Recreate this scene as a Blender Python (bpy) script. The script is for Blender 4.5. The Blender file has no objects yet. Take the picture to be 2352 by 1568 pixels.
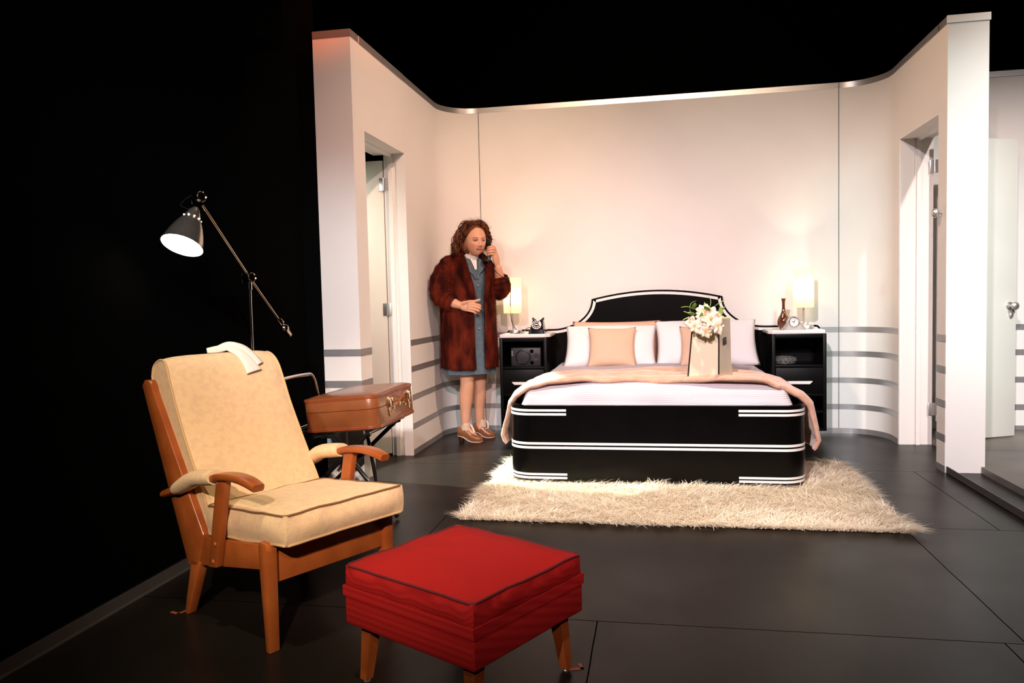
import bpy, bmesh, math, random
from mathutils import Vector, Matrix, Euler, noise
import numpy as np
PI = math.pi
R = math.radians
rnd = random.Random(7)
SC = bpy.context.scene
COL = SC.collection

# ---------------------------------------------------------------- camera, world, exposure, stage lights and added fills
cam_d = bpy.data.cameras.new('camera')
cam_d.sensor_width = 36.0
cam_d.lens = 1760.2 / 2352 * 36.0
cam_d.clip_start = 0.05
cam = bpy.data.objects.new('camera', cam_d)
COL.objects.link(cam)
def cam_axes(pitch, roll, yaw):
    f = Vector((0, math.cos(pitch), -math.sin(pitch))); u = Vector((0, math.sin(pitch), math.cos(pitch))); r = Vector((1, 0, 0))
    r2 = math.cos(roll) * r + math.sin(roll) * u
    u2 = -math.sin(roll) * r + math.cos(roll) * u
    Z = Matrix.Rotation(yaw, 3, 'Z')
    return Z @ r2, Z @ u2, Z @ f
_r, _u, _f = cam_axes(R(3.1675), R(-1.3621), R(10.7))
_m = Matrix.Identity(4)
for i in range(3):
    _m[i][0], _m[i][1], _m[i][2] = _r[i], _u[i], -_f[i]
_m.translation = Vector((0, 0, 1.05))
cam.matrix_world = _m
SC.camera = cam

W = bpy.data.worlds.new('world')
SC.world = W
W.use_nodes = True
W.node_tree.nodes['Background'].inputs[0].default_value = (0.9, 0.85, 0.8, 1)
W.node_tree.nodes['Background'].inputs[1].default_value = 0.0012

SC.view_settings.view_transform = 'Standard'
SC.view_settings.look = 'None'
SC.view_settings.exposure = 0.0
SC.view_settings.gamma = 1.0
SC.view_settings.use_curve_mapping = False

def spot(name, loc, aim, watts, color, cone, blend=0.6, size=0.12):
    d = bpy.data.lights.new(name, 'SPOT')
    d.energy = watts; d.color = color; d.spot_size = R(cone); d.spot_blend = blend; d.shadow_soft_size = size
    o = bpy.data.objects.new(name, d)
    o.location = loc
    o.rotation_euler = (Vector(aim) - Vector(loc)).to_track_quat('-Z', 'Y').to_euler()
    COL.objects.link(o)
    return o
spot('stage_light_key', (0.6, -3.6, 3.9), (-1.2, 2.4, 0.55), 1600, (1.0, 0.82, 0.62), 16, 0.8, 0.06)
spot('stage_light_overhead', (-0.9, 1.0, 4.9), (-0.8, 2.1, 0.3), 380, (1.0, 0.92, 0.62), 28, 0.9, 0.08)
spot('stage_light_left', (-1.5, -3.0, 4.1), (0.9, 5.7, 0.1), 2500, (0.97, 0.87, 0.93), 34, 1.0, 0.08)
spot('stage_light_right', (1.45, -3.0, 4.1), (-1.0, 5.5, 0.2), 1500, (1.0, 0.64, 0.62), 34, 1.0, 0.08)
spot('stage_light_wash', (0.0, -3.0, 4.6), (-0.1, 5.9, 2.35), 1350, (1.0, 0.72, 0.48), 24, 1.0, 0.2)
spot('stage_light_bed', (0.05, 2.6, 5.4), (0.06, 3.9, 0.0), 1200, (1.0, 0.95, 0.80), 28, 0.9, 0.10)
spot('stage_light_cross_left', (1.5, 2.6, 5.2), (-1.5, 5.1, 1.3), 880, (1.0, 0.67, 0.47), 44, 1.0, 0.08)
spot('stage_light_cross_right', (-1.4, 2.8, 5.2), (1.6, 5.0, 1.5), 520, (1.0, 0.66, 0.40), 36, 1.0, 0.08)
spot('stage_light_cool', (1.55, -2.0, 4.3), (1.73, 4.7, 1.5), 800, (0.42, 1.0, 1.0), 18, 1.0, 0.08)
spot('stage_light_pillar', (-0.5, -2.0, 3.3), (-1.76, 4.08, 0.9), 930, (0.80, 0.96, 1.0), 18, 1.0, 0.08)
spot('added_fill_pillar_right', (1.75, -2.0, 3.2), (1.72, 4.7, 0.5), 520, (1.0, 0.97, 0.96), 17, 1.0, 0.08)  # added fill spot, only whitens the lower part of the right pillar
spot('stage_light_amber', (0.9, -1.0, 4.6), (-1.76, 4.08, 2.78), 1500, (1.0, 0.16, 0.04), 8, 1.0, 0.08)
spot('added_fill_far_room', (2.9, 1.5, 4.4), (2.6, 5.9, 0.7), 1250, (1.0, 0.88, 0.83), 40, 1.0, 0.08)  # added fill spot, brightens the otherwise unlit rear wall and right door leaf
spot('offstage_light_doorway', (-2.45, 4.42, 2.15), (-0.98, 4.46, 0.0), 1100, (0.90, 1.0, 0.84), 33, 0.12, 0.02)
spot('offstage_light_door', (-2.35, 4.25, 1.8), (-2.1, 4.97, 1.5), 24, (0.95, 1.0, 0.84), 80, 1.0, 0.05)


# ---------------------------------------------------------------- helpers
def lin(c):
    c = c / 255.0
    return c / 12.92 if c <= 0.04045 else ((c + 0.055) / 1.055) ** 2.4
def rgb(r, g, b):
    return (lin(r), lin(g), lin(b), 1.0)

class MB:
    """collects vertices and faces for one mesh"""
    def __init__(s):
        s.v = []; s.f = []; s.m = []
    def add(s, verts, faces, M=None, mi=0):
        o = len(s.v)
        if M is not None:
            verts = [M @ Vector(p) for p in verts]
        s.v += [tuple(p) for p in verts]
        s.f += [tuple(i + o for i in f) for f in faces]
        s.m += [mi] * len(faces)
        return s
    def bm(s, b, M=None, mi=0):
        b.verts.ensure_lookup_table(); b.verts.index_update()
        s.add([v.co.copy() for v in b.verts], [[v.index for v in f.verts] for f in b.faces], M, mi)
        b.free(); return s
    def box(s, lo, hi, bev=0.0, seg=2, M=None, mi=0):
        b = bmesh.new(); bmesh.ops.create_cube(b, size=1.0)
        for v in b.verts:
            v.co = Vector([(lo[i] + hi[i]) / 2 + v.co[i] * (hi[i] - lo[i]) for i in range(3)])
        if bev > 0:
            bmesh.ops.bevel(b, geom=list(b.edges), offset=bev, segments=seg, affect='EDGES', profile=0.5)
        return s.bm(b, M, mi)
    def poly(s, pts, axis, a, c, bev=0.0, M=None, mi=0):
        """polygon (2D) extruded along axis from a to c; 2D axes are the other two in cyclic order x,y,z"""
        def P(q, t):
            if axis == 'x': return Vector((t, q[0], q[1]))
            if axis == 'y': return Vector((q[0], t, q[1]))
            return Vector((q[0], q[1], t))
        b = bmesh.new()
        A = [b.verts.new(P(q, a)) for q in pts]; B = [b.verts.new(P(q, c)) for q in pts]
        n = len(pts)
        b.faces.new(A); b.faces.new(list(reversed(B)))
        for i in range(n):
            b.faces.new((A[i], B[i], B[(i + 1) % n], A[(i + 1) % n]))
        bmesh.ops.recalc_face_normals(b, faces=b.faces)
        if bev > 0:
            bmesh.ops.bevel(b, geom=list(b.edges), offset=bev, segments=2, affect='EDGES', profile=0.5)
        return s.bm(b, M, mi)
    def tube(s, pts, r, n=10, caps=True, M=None, mi=0, flat=1.0, up=None):
        pts = [Vector(p) for p in pts]
        k = len(pts)
        rs = list(r) if isinstance(r, (list, tuple)) else [r] * k
        V = []; F = []
        t0 = (pts[1] - pts[0]).normalized()
        ref = Vector(up) if up else (Vector((0, 0, 1)) if abs(t0.z) < 0.9 else Vector((1, 0, 0)))
        nrm = (ref - t0 * ref.dot(t0)).normalized()
        for i in range(k):
            if i == 0: t = t0
            elif i == k - 1: t = (pts[i] - pts[i - 1]).normalized()
            else: t = ((pts[i + 1] - pts[i]).normalized() + (pts[i] - pts[i - 1]).normalized()).normalized()
            nrm = (nrm - t * nrm.dot(t))
            nrm = nrm.normalized() if nrm.length > 1e-6 else t.orthogonal().normalized()
            bi = t.cross(nrm)
            for j in range(n):
                a = 2 * PI * j / n
                V.append(pts[i] + nrm * (math.cos(a) * rs[i] * flat) + bi * (math.sin(a) * rs[i]))
        for i in range(k - 1):
            for j in range(n):
                j2 = (j + 1) % n
                F.append((i * n + j, i * n + j2, (i + 1) * n + j2, (i + 1) * n + j))
        if caps:
            F.append(tuple(reversed(range(n)))); F.append(tuple((k - 1) * n + j for j in range(n)))
        return s.add(V, F, M, mi)
    def lathe(s, prof, n=24, M=None, mi=0, caps=True):
        V = []; F = []
        k = len(prof)
        for (r, z) in prof:
            for j in range(n):
                a = 2 * PI * j / n
                V.append((max(r, 1e-5) * math.cos(a), max(r, 1e-5) * math.sin(a), z))
        for i in range(k - 1):
            for j in range(n):
                j2 = (j + 1) % n
                F.append((i * n + j, i * n + j2, (i + 1) * n + j2, (i + 1) * n + j))
        if caps:
            F.append(tuple(reversed(range(n)))); F.append(tuple((k - 1) * n + j for j in range(n)))
        return s.add(V, F, M, mi)
    def grid(s, fn, nu, nv, cu=False, cv=False, M=None, mi=0):
        V = [fn(i / (nu if cu else nu - 1), j / (nv if cv else nv - 1)) for i in range(nu) for j in range(nv)]
        F = []
        for i in range(nu if cu else nu - 1):
            for j in range(nv if cv else nv - 1):
                i2 = (i + 1) % nu; j2 = (j + 1) % nv
                F.append((i * nv + j, i2 * nv + j, i2 * nv + j2, i * nv + j2))
        return s.add(V, F, M, mi)
    def ball(s, c, r, nu=20, nv=12, M=None, mi=0):
        if not isinstance(r, (list, tuple)): r = (r, r, r)
        b = bmesh.new(); bmesh.ops.create_uvsphere(b, u_segments=nu, v_segments=nv, radius=1.0)
        for v in b.verts:
            v.co = Vector((c[0] + v.co.x * r[0], c[1] + v.co.y * r[1], c[2] + v.co.z * r[2]))
        return s.bm(b, M, mi)
    def ribbon(s, path, z0, z1, thick, closed=False, M=None, mi=0):
        """vertical strip of given thickness that follows a path of (x, y); thickness goes to the left of travel"""
        n = len(path); V = []; F = []
        for i, p in enumerate(path):
            a = path[i - 1] if (i > 0 or closed) else None
            c = path[(i + 1) % n] if (i < n - 1 or closed) else None
            p = Vector(p); ds = []
            if a is not None: ds.append((p - Vector(a)).normalized())
            if c is not None: ds.append((Vector(c) - p).normalized())
            d = sum(ds, Vector((0, 0))).normalized()
            k = thick / max(0.3, d.dot(ds[0]))
            nn = Vector((-d.y, d.x)) * k
            for (q, z) in ((p, z0), (p, z1), (p + nn, z1), (p + nn, z0)):
                V.append((q.x, q.y, z))
        m = n if closed else n - 1
        for i in range(m):
            o = 4 * i; o2 = 4 * ((i + 1) % n)
            for j in range(4):
                j2 = (j + 1) % 4
                F.append((o + j, o + j2, o2 + j2, o2 + j))
        if not closed:
            F.append((3, 2, 1, 0)); o = 4 * (n - 1); F.append((o, o + 1, o + 2, o + 3))
        return s.add(V, F, M, mi)

OFF = {}
def mesh_obj(name, mb, mats, parent=None, angle=40, loc=(0, 0, 0), fix=True):
    me = bpy.data.meshes.new(name)
    off = Vector(loc)
    if parent is not None and parent.name in OFF: off = OFF[parent.name]
    me.from_pydata([(p[0] - off[0], p[1] - off[1], p[2] - off[2]) for p in mb.v], [], mb.f)
    if not isinstance(mats, (list, tuple)): mats = [mats]
    for m in mats: me.materials.append(m)
    if len(mats) > 1: me.polygons.foreach_set('material_index', mb.m)
    if fix:
        b = bmesh.new(); b.from_mesh(me); bmesh.ops.recalc_face_normals(b, faces=b.faces); b.to_mesh(me); b.free()
    me.polygons.foreach_set('use_smooth', [True] * len(me.polygons))
    if angle < 180: me.set_sharp_from_angle(angle=R(angle))
    me.update()
    o = bpy.data.objects.new(name, me)
    COL.objects.link(o)
    if parent is not None:
        o.parent = parent
        if parent.name in OFF: OFF[o.name] = off
    else:
        o.location = off
    return o
def thing(name, label, cat, loc, rotz=0.0, group=None, rot=None, world=False):
    o = bpy.data.objects.new(name, None)
    o.empty_display_size = 0.1
    COL.objects.link(o)
    o.location = loc
    o.rotation_euler = rot if rot else (0, 0, rotz)
    o['label'] = label; o['category'] = cat
    if group: o['group'] = group
    if world: OFF[o.name] = Vector(loc)
    return o
def solo(name, mb, mats, label, cat, loc, angle=40, group=None, kind=None):
    o = mesh_obj(name, mb, mats, None, angle, loc)
    o['label'] = label; o['category'] = cat
    if group: o['group'] = group
    if kind: o['kind'] = kind
    return o
def struct(name, mb, mats, parent=None, angle=30):
    o = mesh_obj(name, mb, mats, parent, angle)
    if parent is None: o['kind'] = 'structure'
    return o
def part(name, mb, mats, parent, angle=40, label=None, kind=None):
    o = mesh_obj(name, mb, mats, parent, angle)
    if label: o['label'] = label
    if kind: o['kind'] = kind
    return o
def curve_pts(keys, n):
    """Catmull-Rom through keys"""
    K = [Vector(k) for k in keys]; out = []
    m = len(K) - 1
    for i in range(n):
        t = i / (n - 1) * m; k = min(int(t), m - 1); u = t - k
        p0 = K[max(k - 1, 0)]; p1 = K[k]; p2 = K[k + 1]; p3 = K[min(k + 2, m)]
        out.append(0.5 * ((2 * p1) + (p2 - p0) * u + (2 * p0 - 5 * p1 + 4 * p2 - p3) * u * u + (3 * p1 - p0 - 3 * p2 + p3) * u ** 3))
    return out
def interp(keys, t):
    """piecewise smooth scalar/tuple interpolation, keys sorted [(t, value...)]"""
    if t <= keys[0][0]: return keys[0][1:]
    for a, b in zip(keys, keys[1:]):
        if t <= b[0]:
            u = (t - a[0]) / (b[0] - a[0]); u = u * u * (3 - 2 * u) * 0.5 + u * 0.5
            return tuple(x + (y - x) * u for x, y in zip(a[1:], b[1:]))
    return keys[-1][1:]

# ---------------------------------------------------------------- materials
def mat(name, col, rough=0.6, metal=0.0, col2=None, nscale=8.0, stretch=(1, 1, 1), bump=0.0, bscale=60.0, sheen=0.0,
        spec=0.5, trans=0.0, coat=0.0, contrast=(0.35, 0.65), detail=4.0, ior=1.45):
    m = bpy.data.materials.new(name); m.use_nodes = True
    nt = m.node_tree; b = nt.nodes['Principled BSDF']
    b.inputs['Base Color'].default_value = col
    b.inputs['Roughness'].default_value = rough
    b.inputs['Metallic'].default_value = metal
    b.inputs['Specular IOR Level'].default_value = spec
    b.inputs['Transmission Weight'].default_value = trans
    b.inputs['Coat Weight'].default_value = coat
    b.inputs['IOR'].default_value = ior
    if sheen:
        b.inputs['Sheen Weight'].default_value = sheen
    if col2 is not None or bump:
        tc = nt.nodes.new('ShaderNodeTexCoord'); mp = nt.nodes.new('ShaderNodeMapping')
        mp.inputs['Scale'].default_value = stretch
        nt.links.new(tc.outputs['Object'], mp.inputs['Vector'])
    if col2 is not None:
        n = nt.nodes.new('ShaderNodeTexNoise'); n.inputs['Scale'].default_value = nscale; n.inputs['Detail'].default_value = detail
        nt.links.new(mp.outputs['Vector'], n.inputs['Vector'])
        rp = nt.nodes.new('ShaderNodeValToRGB')
        rp.color_ramp.elements[0].position = contrast[0]; rp.color_ramp.elements[1].position = contrast[1]
        rp.color_ramp.elements[0].color = col; rp.color_ramp.elements[1].color = col2
        nt.links.new(n.outputs['Fac'], rp.inputs['Fac'])
        nt.links.new(rp.outputs['Color'], b.inputs['Base Color'])
    if bump:
        n2 = nt.nodes.new('ShaderNodeTexNoise'); n2.inputs['Scale'].default_value = bscale; n2.inputs['Detail'].default_value = 3
        nt.links.new(mp.outputs['Vector'], n2.inputs['Vector'])
        bp = nt.nodes.new('ShaderNodeBump'); bp.inputs['Strength'].default_value = bump; bp.inputs['Distance'].default_value = 0.01
        nt.links.new(n2.outputs['Fac'], bp.inputs['Height']); nt.links.new(bp.outputs['Normal'], b.inputs['Normal'])
    return m
def glow(name, col, strength):
    m = bpy.data.materials.new(name); m.use_nodes = True
    b = m.node_tree.nodes['Principled BSDF']
    b.inputs['Base Color'].default_value = col
    b.inputs['Emission Color'].default_value = col
    b.inputs['Emission Strength'].default_value = strength
    return m
def weave(name, c1, c2, scale, rough=0.85, bump=0.5, rot=0.0):
    """woven cloth: two crossed wave textures"""
    m = bpy.data.materials.new(name); m.use_nodes = True
    nt = m.node_tree; b = nt.nodes['Principled BSDF']; b.inputs['Roughness'].default_value = rough
    b.inputs['Specular IOR Level'].default_value = 0.1
    tc = nt.nodes.new('ShaderNodeTexCoord'); mp = nt.nodes.new('ShaderNodeMapping'); mp.inputs['Rotation'].default_value = (0.3, 0.2, rot)
    nt.links.new(tc.outputs['Object'], mp.inputs['Vector'])
    ws = []
    for d in ('X', 'Y', 'Z'):
        w = nt.nodes.new('ShaderNodeTexWave'); w.bands_direction = d; w.inputs['Scale'].default_value = scale; w.inputs['Distortion'].default_value = 0.0
        nt.links.new(mp.outputs['Vector'], w.inputs['Vector']); ws.append(w)
    a = nt.nodes.new('ShaderNodeMath'); a.operation = 'MULTIPLY'; nt.links.new(ws[0].outputs['Fac'], a.inputs[0]); nt.links.new(ws[1].outputs['Fac'], a.inputs[1])
    c = nt.nodes.new('ShaderNodeMath'); c.operation = 'ADD'; nt.links.new(a.outputs[0], c.inputs[0])
    e = nt.nodes.new('ShaderNodeMath'); e.operation = 'MULTIPLY'; e.inputs[1].default_value = 0.22; nt.links.new(ws[2].outputs['Fac'], e.inputs[0]); nt.links.new(e.outputs[0], c.inputs[1])
    rp = nt.nodes.new('ShaderNodeValToRGB'); rp.color_ramp.elements[0].color = c1; rp.color_ramp.elements[1].color = c2
    nt.links.new(c.outputs[0], rp.inputs['Fac'])
    ns = nt.nodes.new('ShaderNodeTexNoise'); ns.inputs['Scale'].default_value = 5.0; nt.links.new(tc.outputs['Object'], ns.inputs['Vector'])
    mx = nt.nodes.new('ShaderNodeMix'); mx.data_type = 'RGBA'; mx.blend_type = 'MULTIPLY'; mx.inputs[0].default_value = 0.25
    nt.links.new(rp.outputs['Color'], mx.inputs[6]); nt.links.new(ns.outputs['Color'], mx.inputs[7])
    nt.links.new(rp.outputs['Color'], b.inputs['Base Color'])
    bp = nt.nodes.new('ShaderNodeBump'); bp.inputs['Strength'].default_value = bump; bp.inputs['Distance'].default_value = 0.002
    nt.links.new(c.outputs[0], bp.inputs['Height']); nt.links.new(bp.outputs['Normal'], b.inputs['Normal'])
    return m
def wood(name, c1, c2, rough=0.35, stretch=(1, 1, 12), scale=14):
    return mat(name, c1, rough, col2=c2, nscale=scale, stretch=stretch, contrast=(0.3, 0.7), detail=6, coat=0.15)

M_PAINT = mat('cream_paint', (0.80, 0.765, 0.735, 1), 0.75, col2=(0.77, 0.735, 0.705, 1), nscale=2.0, spec=0.2)
M_WHITE = mat('white_paint', (0.82, 0.80, 0.77, 1), 0.6, spec=0.25)
M_DOOR = mat('door_paint', (0.78, 0.765, 0.70, 1), 0.4, col2=(0.75, 0.735, 0.67, 1), nscale=3)
M_ALU = mat('brushed_aluminium', (0.46, 0.44, 0.44, 1), 0.36, 0.7, col2=(0.54, 0.52, 0.52, 1), nscale=9, stretch=(1, 1, 30))
M_STEEL = mat('steel', (0.62, 0.59, 0.57, 1), 0.34, 0.85)
M_CHROME = mat('chrome', (0.72, 0.70, 0.68, 1), 0.08, 1.0)
M_NICKEL = mat('polished_nickel', (0.62, 0.55, 0.47, 1), 0.12, 1.0)
M_BLACKTUBE = mat('black_lacquered_tube', (0.012, 0.011, 0.011, 1), 0.12, 0.0, spec=0.7, coat=0.6)
M_DRAPE = mat('black_drape', (0.0025, 0.0025, 0.0025, 1), 1.0, spec=0.0)
M_BLACKPAINT = mat('satin_black_paint', (0.0016, 0.0013, 0.0012, 1), 0.24, col2=(0.0024, 0.002, 0.0019, 1), nscale=6, spec=0.2)
M_BLACKMATT = mat('black_board', (0.0016, 0.0014, 0.0014, 1), 0.4, spec=0.15)
M_INLAY = mat('white_inlay', (0.80, 0.77, 0.74, 1), 0.5)
# ---------------------------------------------------------------- the setting
def floor_mat(name, base, lines):
    """black painted boards with scuffs and thin joints given as (axis, position, from, to)"""
    m = mat(name, base, 0.42, col2=(base[0] * 1.5, base[1] * 1.45, base[2] * 1.4, 1), nscale=2.2, detail=8, spec=0.16)
    nt = m.node_tree; b = nt.nodes['Principled BSDF']; L = nt.links.new
    geo = nt.nodes.new('ShaderNodeNewGeometry'); sep = nt.nodes.new('ShaderNodeSeparateXYZ'); L(geo.outputs['Position'], sep.inputs[0])
    nz = nt.nodes.new('ShaderNodeTexNoise'); nz.inputs['Scale'].default_value = 3.0; L(geo.outputs['Position'], nz.inputs['Vector'])
    def M(op, a, c=None):
        n = nt.nodes.new('ShaderNodeMath'); n.operation = op
        for k, q in enumerate((a, c)):
            if q is None: continue
            if isinstance(q, (int, float)): n.inputs[k].default_value = q
            else: L(q, n.inputs[k])
        return n.outputs[0]
    tot = None
    for ax, pos, a, c in lines:
        u = sep.outputs[0 if ax == 'x' else 1]; w = sep.outputs[1 if ax == 'x' else 0]
        u = M('ADD', u, M('MULTIPLY', M('SUBTRACT', nz.outputs['Fac'], 0.5), 0.006))
        g = M('MULTIPLY', M('LESS_THAN', M('ABSOLUTE', M('SUBTRACT', u, pos)), 0.0020), M('MULTIPLY', M('GREATER_THAN', w, a), M('LESS_THAN', w, c)))
        tot = g if tot is None else M('MAXIMUM', tot, g)
    # pale chips and scuffs
    mp = nt.nodes.new('ShaderNodeMapping'); mp.inputs['Scale'].default_value = (1, 5, 1); L(geo.outputs['Position'], mp.inputs['Vector'])
    vo = nt.nodes.new('ShaderNodeTexNoise'); vo.inputs['Scale'].default_value = 14; vo.inputs['Detail'].default_value = 10; vo.inputs['Roughness'].default_value = 0.75
    L(mp.outputs['Vector'], vo.inputs['Vector'])
    chip = M('GREATER_THAN', vo.outputs['Fac'], 0.71)
    src = b.inputs['Base Color'].links[0].from_socket
    mx = nt.nodes.new('ShaderNodeMix'); mx.data_type = 'RGBA'; L(chip, mx.inputs[0]); L(src, mx.inputs[6]); mx.inputs[7].default_value = (0.055, 0.052, 0.047, 1)
    mx2 = nt.nodes.new('ShaderNodeMix'); mx2.data_type = 'RGBA'; L(tot, mx2.inputs[0]); L(mx.outputs[2], mx2.inputs[6]); mx2.inputs[7].default_value = (0.0006, 0.0005, 0.0005, 1)
    L(mx2.outputs[2], b.inputs['Base Color'])
    rr = nt.nodes.new('ShaderNodeMapRange'); rr.inputs['To Min'].default_value = 0.27; rr.inputs['To Max'].default_value = 0.42
    L(nz.outputs['Fac'], rr.inputs['Value']); L(M('MAXIMUM', rr.outputs[0], tot), b.inputs['Roughness'])
    L(M('MULTIPLY', M('SUBTRACT', 1.0, tot), b.inputs['Specular IOR Level'].default_value), b.inputs['Specular IOR Level'])
    return m
M_FLOOR = floor_mat('black_stage_floor', (0.0085, 0.0065, 0.0055, 1), [
    ('y', 4.73, -1.6, 1.6), ('y', 3.60, 1.05, 1.6), ('y', 2.44, -2.5, 3.5), ('y', 1.22, -3, 3),
    ('x', 1.06, 2.44, 3.6), ('x', 1.45, 3.6, 4.73), ('x', -1.02, 2.44, 3.62), ('x', 1.00, 1.22, 2.44), ('x', -0.2, 1.22, 2.44)])
mb = MB().box((-4.5, -4.0, -0.1), (4.6, 9.0, 0.0))
struct('floor', mb, M_FLOOR)
mb = MB().box((1.80, 0.6, 0.0), (4.5, 4.712, 0.037)).box((1.821, 4.712, 0.0), (4.5, 5.985, 0.037))
o = struct('floor_platform', mb, floor_mat('grey_platform_floor', (0.10, 0.09, 0.083, 1), [('y', 5.2, 1.8, 4.5), ('x', 3.0, 3.6, 6)]))

HT = 2.558
mb = MB()
mb.box((-1.861, 4.078, 0), (-1.64, 4.25, HT)).box((-1.861, 4.25, 2.037), (-1.64, 4.97, HT)).box((-1.79, 4.97, 0), (-1.64, 5.71, HT))
struct('wall_left', mb, M_PAINT)
mb = MB()
mb.box((1.61, 4.715, 0), (1.82, 4.85, HT)).box((1.61, 4.85, 2.05), (1.82, 5.57, HT)).box((1.61, 5.57, 0), (1.82, 5.71, HT))
struct('wall_right', mb, M_PAINT)
def wall_path(x0=None, n=14):
    p = [(-1.64, 5.71)]
    p += [(-1.36 - 0.28 * math.cos(a), 5.71 + 0.28 * math.sin(a)) for a in [PI / 2 * i / n for i in range(1, n + 1)]]
    p += [(1.33 + 0.28 * math.sin(a), 5.71 + 0.28 * math.cos(a)) for a in [PI / 2 * i / n for i in range(0, n + 1)]]
    return p
mb = MB().ribbon(wall_path(), 0, HT, 0.07)
wb = struct('wall_back', mb, M_PAINT, angle=25)
# seams of the back flats and the small fixing plates at the top
mb = MB().box((-1.3615, 5.987, 0.04), (-1.3585, 5.9895, 2.52)); part('seam', mb, M_BLACKMATT, wb)
mb = MB().box((1.3185, 5.987, 0.04), (1.3215, 5.9895, 2.555)); part('seam', mb, M_BLACKMATT, wb)
mb = MB().box((1.822, 5.99, 0), (4.5, 6.06, HT)); struct('wall_rear', mb, M_PAINT)

# aluminium stripes, one trim per level
LV = [(0.749, 0.789), (0.570, 0.610), (0.375, 0.415), (0.178, 0.218)]
def band(mb, z0, z1, t=0.0025):
    inner = [(-1.638, 4.972)] + [(x + 0.0, y) for x, y in wall_path()] + [(1.608, 5.572)]
    # go just inside the room side of the wall
    cx = []
    for x, y in inner:
        d = 0.002
        if y < 5.72 and x < 0: cx.append((-1.64 + d, y))
        elif y < 5.72: cx.append((1.61 - d, y))
        elif x < -1.36: v = (Vector((x, y)) - Vector((-1.36, 5.71))).normalized() * (0.28 - d); cx.append((-1.36 + v.x, 5.71 + v.y))
        elif x > 1.33: v = (Vector((x, y)) - Vector((1.33, 5.71))).normalized() * (0.28 - d); cx.append((1.33 + v.x, 5.71 + v.y))
        else: cx.append((x, 5.99 - d))
    mb.ribbon(cx, z0, z1, t - 0.0005 + 0.002)
def pier(mb, z0, z1):
    mb.ribbon([(-1.861, 4.0755), (-1.6375, 4.0755), (-1.6375, 4.249)], z0, z1, 0.003)
    mb.ribbon([(1.6065, 4.849), (1.6065, 4.714)], z0, z1, -0.004) if False else mb.box((1.6065, 4.712, z0), (1.6105, 4.849, z1))
for i, (a, c) in enumerate(LV):
    mb = MB(); band(mb, a, c); pier(mb, a, c)
    mb.box((2.36, 5.986, a), (4.4, 5.9905, c))
    struct('trim_%d' % (i + 1), mb, M_ALU, angle=25)
mb = MB(); band(mb, 0.0, 0.039); pier(mb, 0, 0.039); mb.box((2.36, 5.986, 0.037), (4.4, 5.9905, 0.066)); struct('baseboard_back', mb, M_ALU, angle=25)
mb = MB(); band(mb, 2.518, HT); pier(mb, 2.518, HT)
mb.box((-1.6385, 4.2, 2.518), (-1.6355, 4.975, HT)).box((1.6065, 4.84, 2.518), (1.6105, 5.573, HT)).box((1.83, 5.986, 2.518), (4.4, 5.9905, HT))
struct('trim_5', mb, M_ALU, angle=25)
mb = MB().box((1.604, 4.709, 2.518), (1.826, 4.716, HT + 0.001)); struct('trim_6', mb, M_WHITE)

# left door opening: stop, casing and open leaf
mb = MB().box((-1.755, 4.952, 0), (-1.728, 4.972, 2.03)).box((-1.70, 4.962, 0), (-1.6385, 4.972, 2.036)).box((-1.755, 4.25, 2.022), (-1.728, 4.955, 2.038))
struct('trim_7', mb, M_WHITE)
def hinge(mb, x, y, z, h=0.085):
    mb.box((x - 0.03, y - 0.003, z - h / 2), (x + 0.03, y, z + h / 2), 0.001)
    mb.tube([(x, y - 0.006, z - h / 2), (x, y - 0.006, z + h / 2)], 0.005, 8)
mb = MB().box((-2.52, 4.965, 0.012), (-1.797, 5.003, 2.0), 0.003)
d1 = struct('door_1', mb, M_DOOR)
for z in (1.84, 1.0, 0.25):
    h = MB(); hinge(h, -1.793, 4.9635, z); part('hinge', h, M_STEEL, d1)
# right door opening
mb = MB().box((1.715, 5.555, 0), (1.74, 5.572, 2.045)).box((1.613, 5.562, 0), (1.70, 5.572, 2.05)).box((1.715, 4.85, 2.035), (1.74, 5.56, 2.051))
struct('trim_8', mb, M_WHITE)
MD = Matrix.Translation((1.835, 5.44, 0)) @ Matrix.Rotation(R(25.0), 4, 'Z')
mb = MB().box((0, 0, 0.045), (0.60, 0.038, 2.03), 0.003, M=MD)
d2 = struct('door_2', mb, M_DOOR)
KN = [(0.0, -0.062), (0.014, -0.061), (0.024, -0.054), (0.028, -0.045), (0.024, -0.034), (0.012, -0.028), (0.010, -0.012), (0.026, -0.006), (0.029, 0.0)]
for sgn, y in ((1, 0.0),):
    k = MB().lathe(KN, 20, M=MD @ Matrix.Translation((0.545, y, 0.925)) @ Matrix.Rotation(R(-90), 4, 'X'))
    part('doorknob', k, M_STEEL, d2)
    k = MB().lathe(KN, 20, M=MD @ Matrix.Translation((0.545, 0.038, 0.925)) @ Matrix.Rotation(R(90), 4, 'X'))
    part('doorknob', k, M_STEEL, d2)
k = MB().ball((0, 0, 0), (0.016, 0.012, 0.022), M=MD @ Matrix.Translation((0.553, -0.006, 0.865))); part('keyhole_cover', k, M_STEEL, d2)
for z in (1.86, 0.245):
    h = MB(); hinge(h, 1.822, 5.556, z); part('hinge', h, M_STEEL, d2)
# round knob fixed to the strip of wall beside the right opening
k = MB().lathe([(0.0, 0.05), (0.016, 0.049), (0.025, 0.040), (0.027, 0.030), (0.022, 0.02), (0.010, 0.014), (0.009, 0.004), (0.022, 0.003), (0.022, 0.0)], 20,
               M=Matrix.Translation((1.61, 4.80, 1.485)) @ Matrix.Rotation(R(-90), 4, 'Y'))
part('knob', k, M_STEEL, bpy.data.objects['wall_right'])
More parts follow.
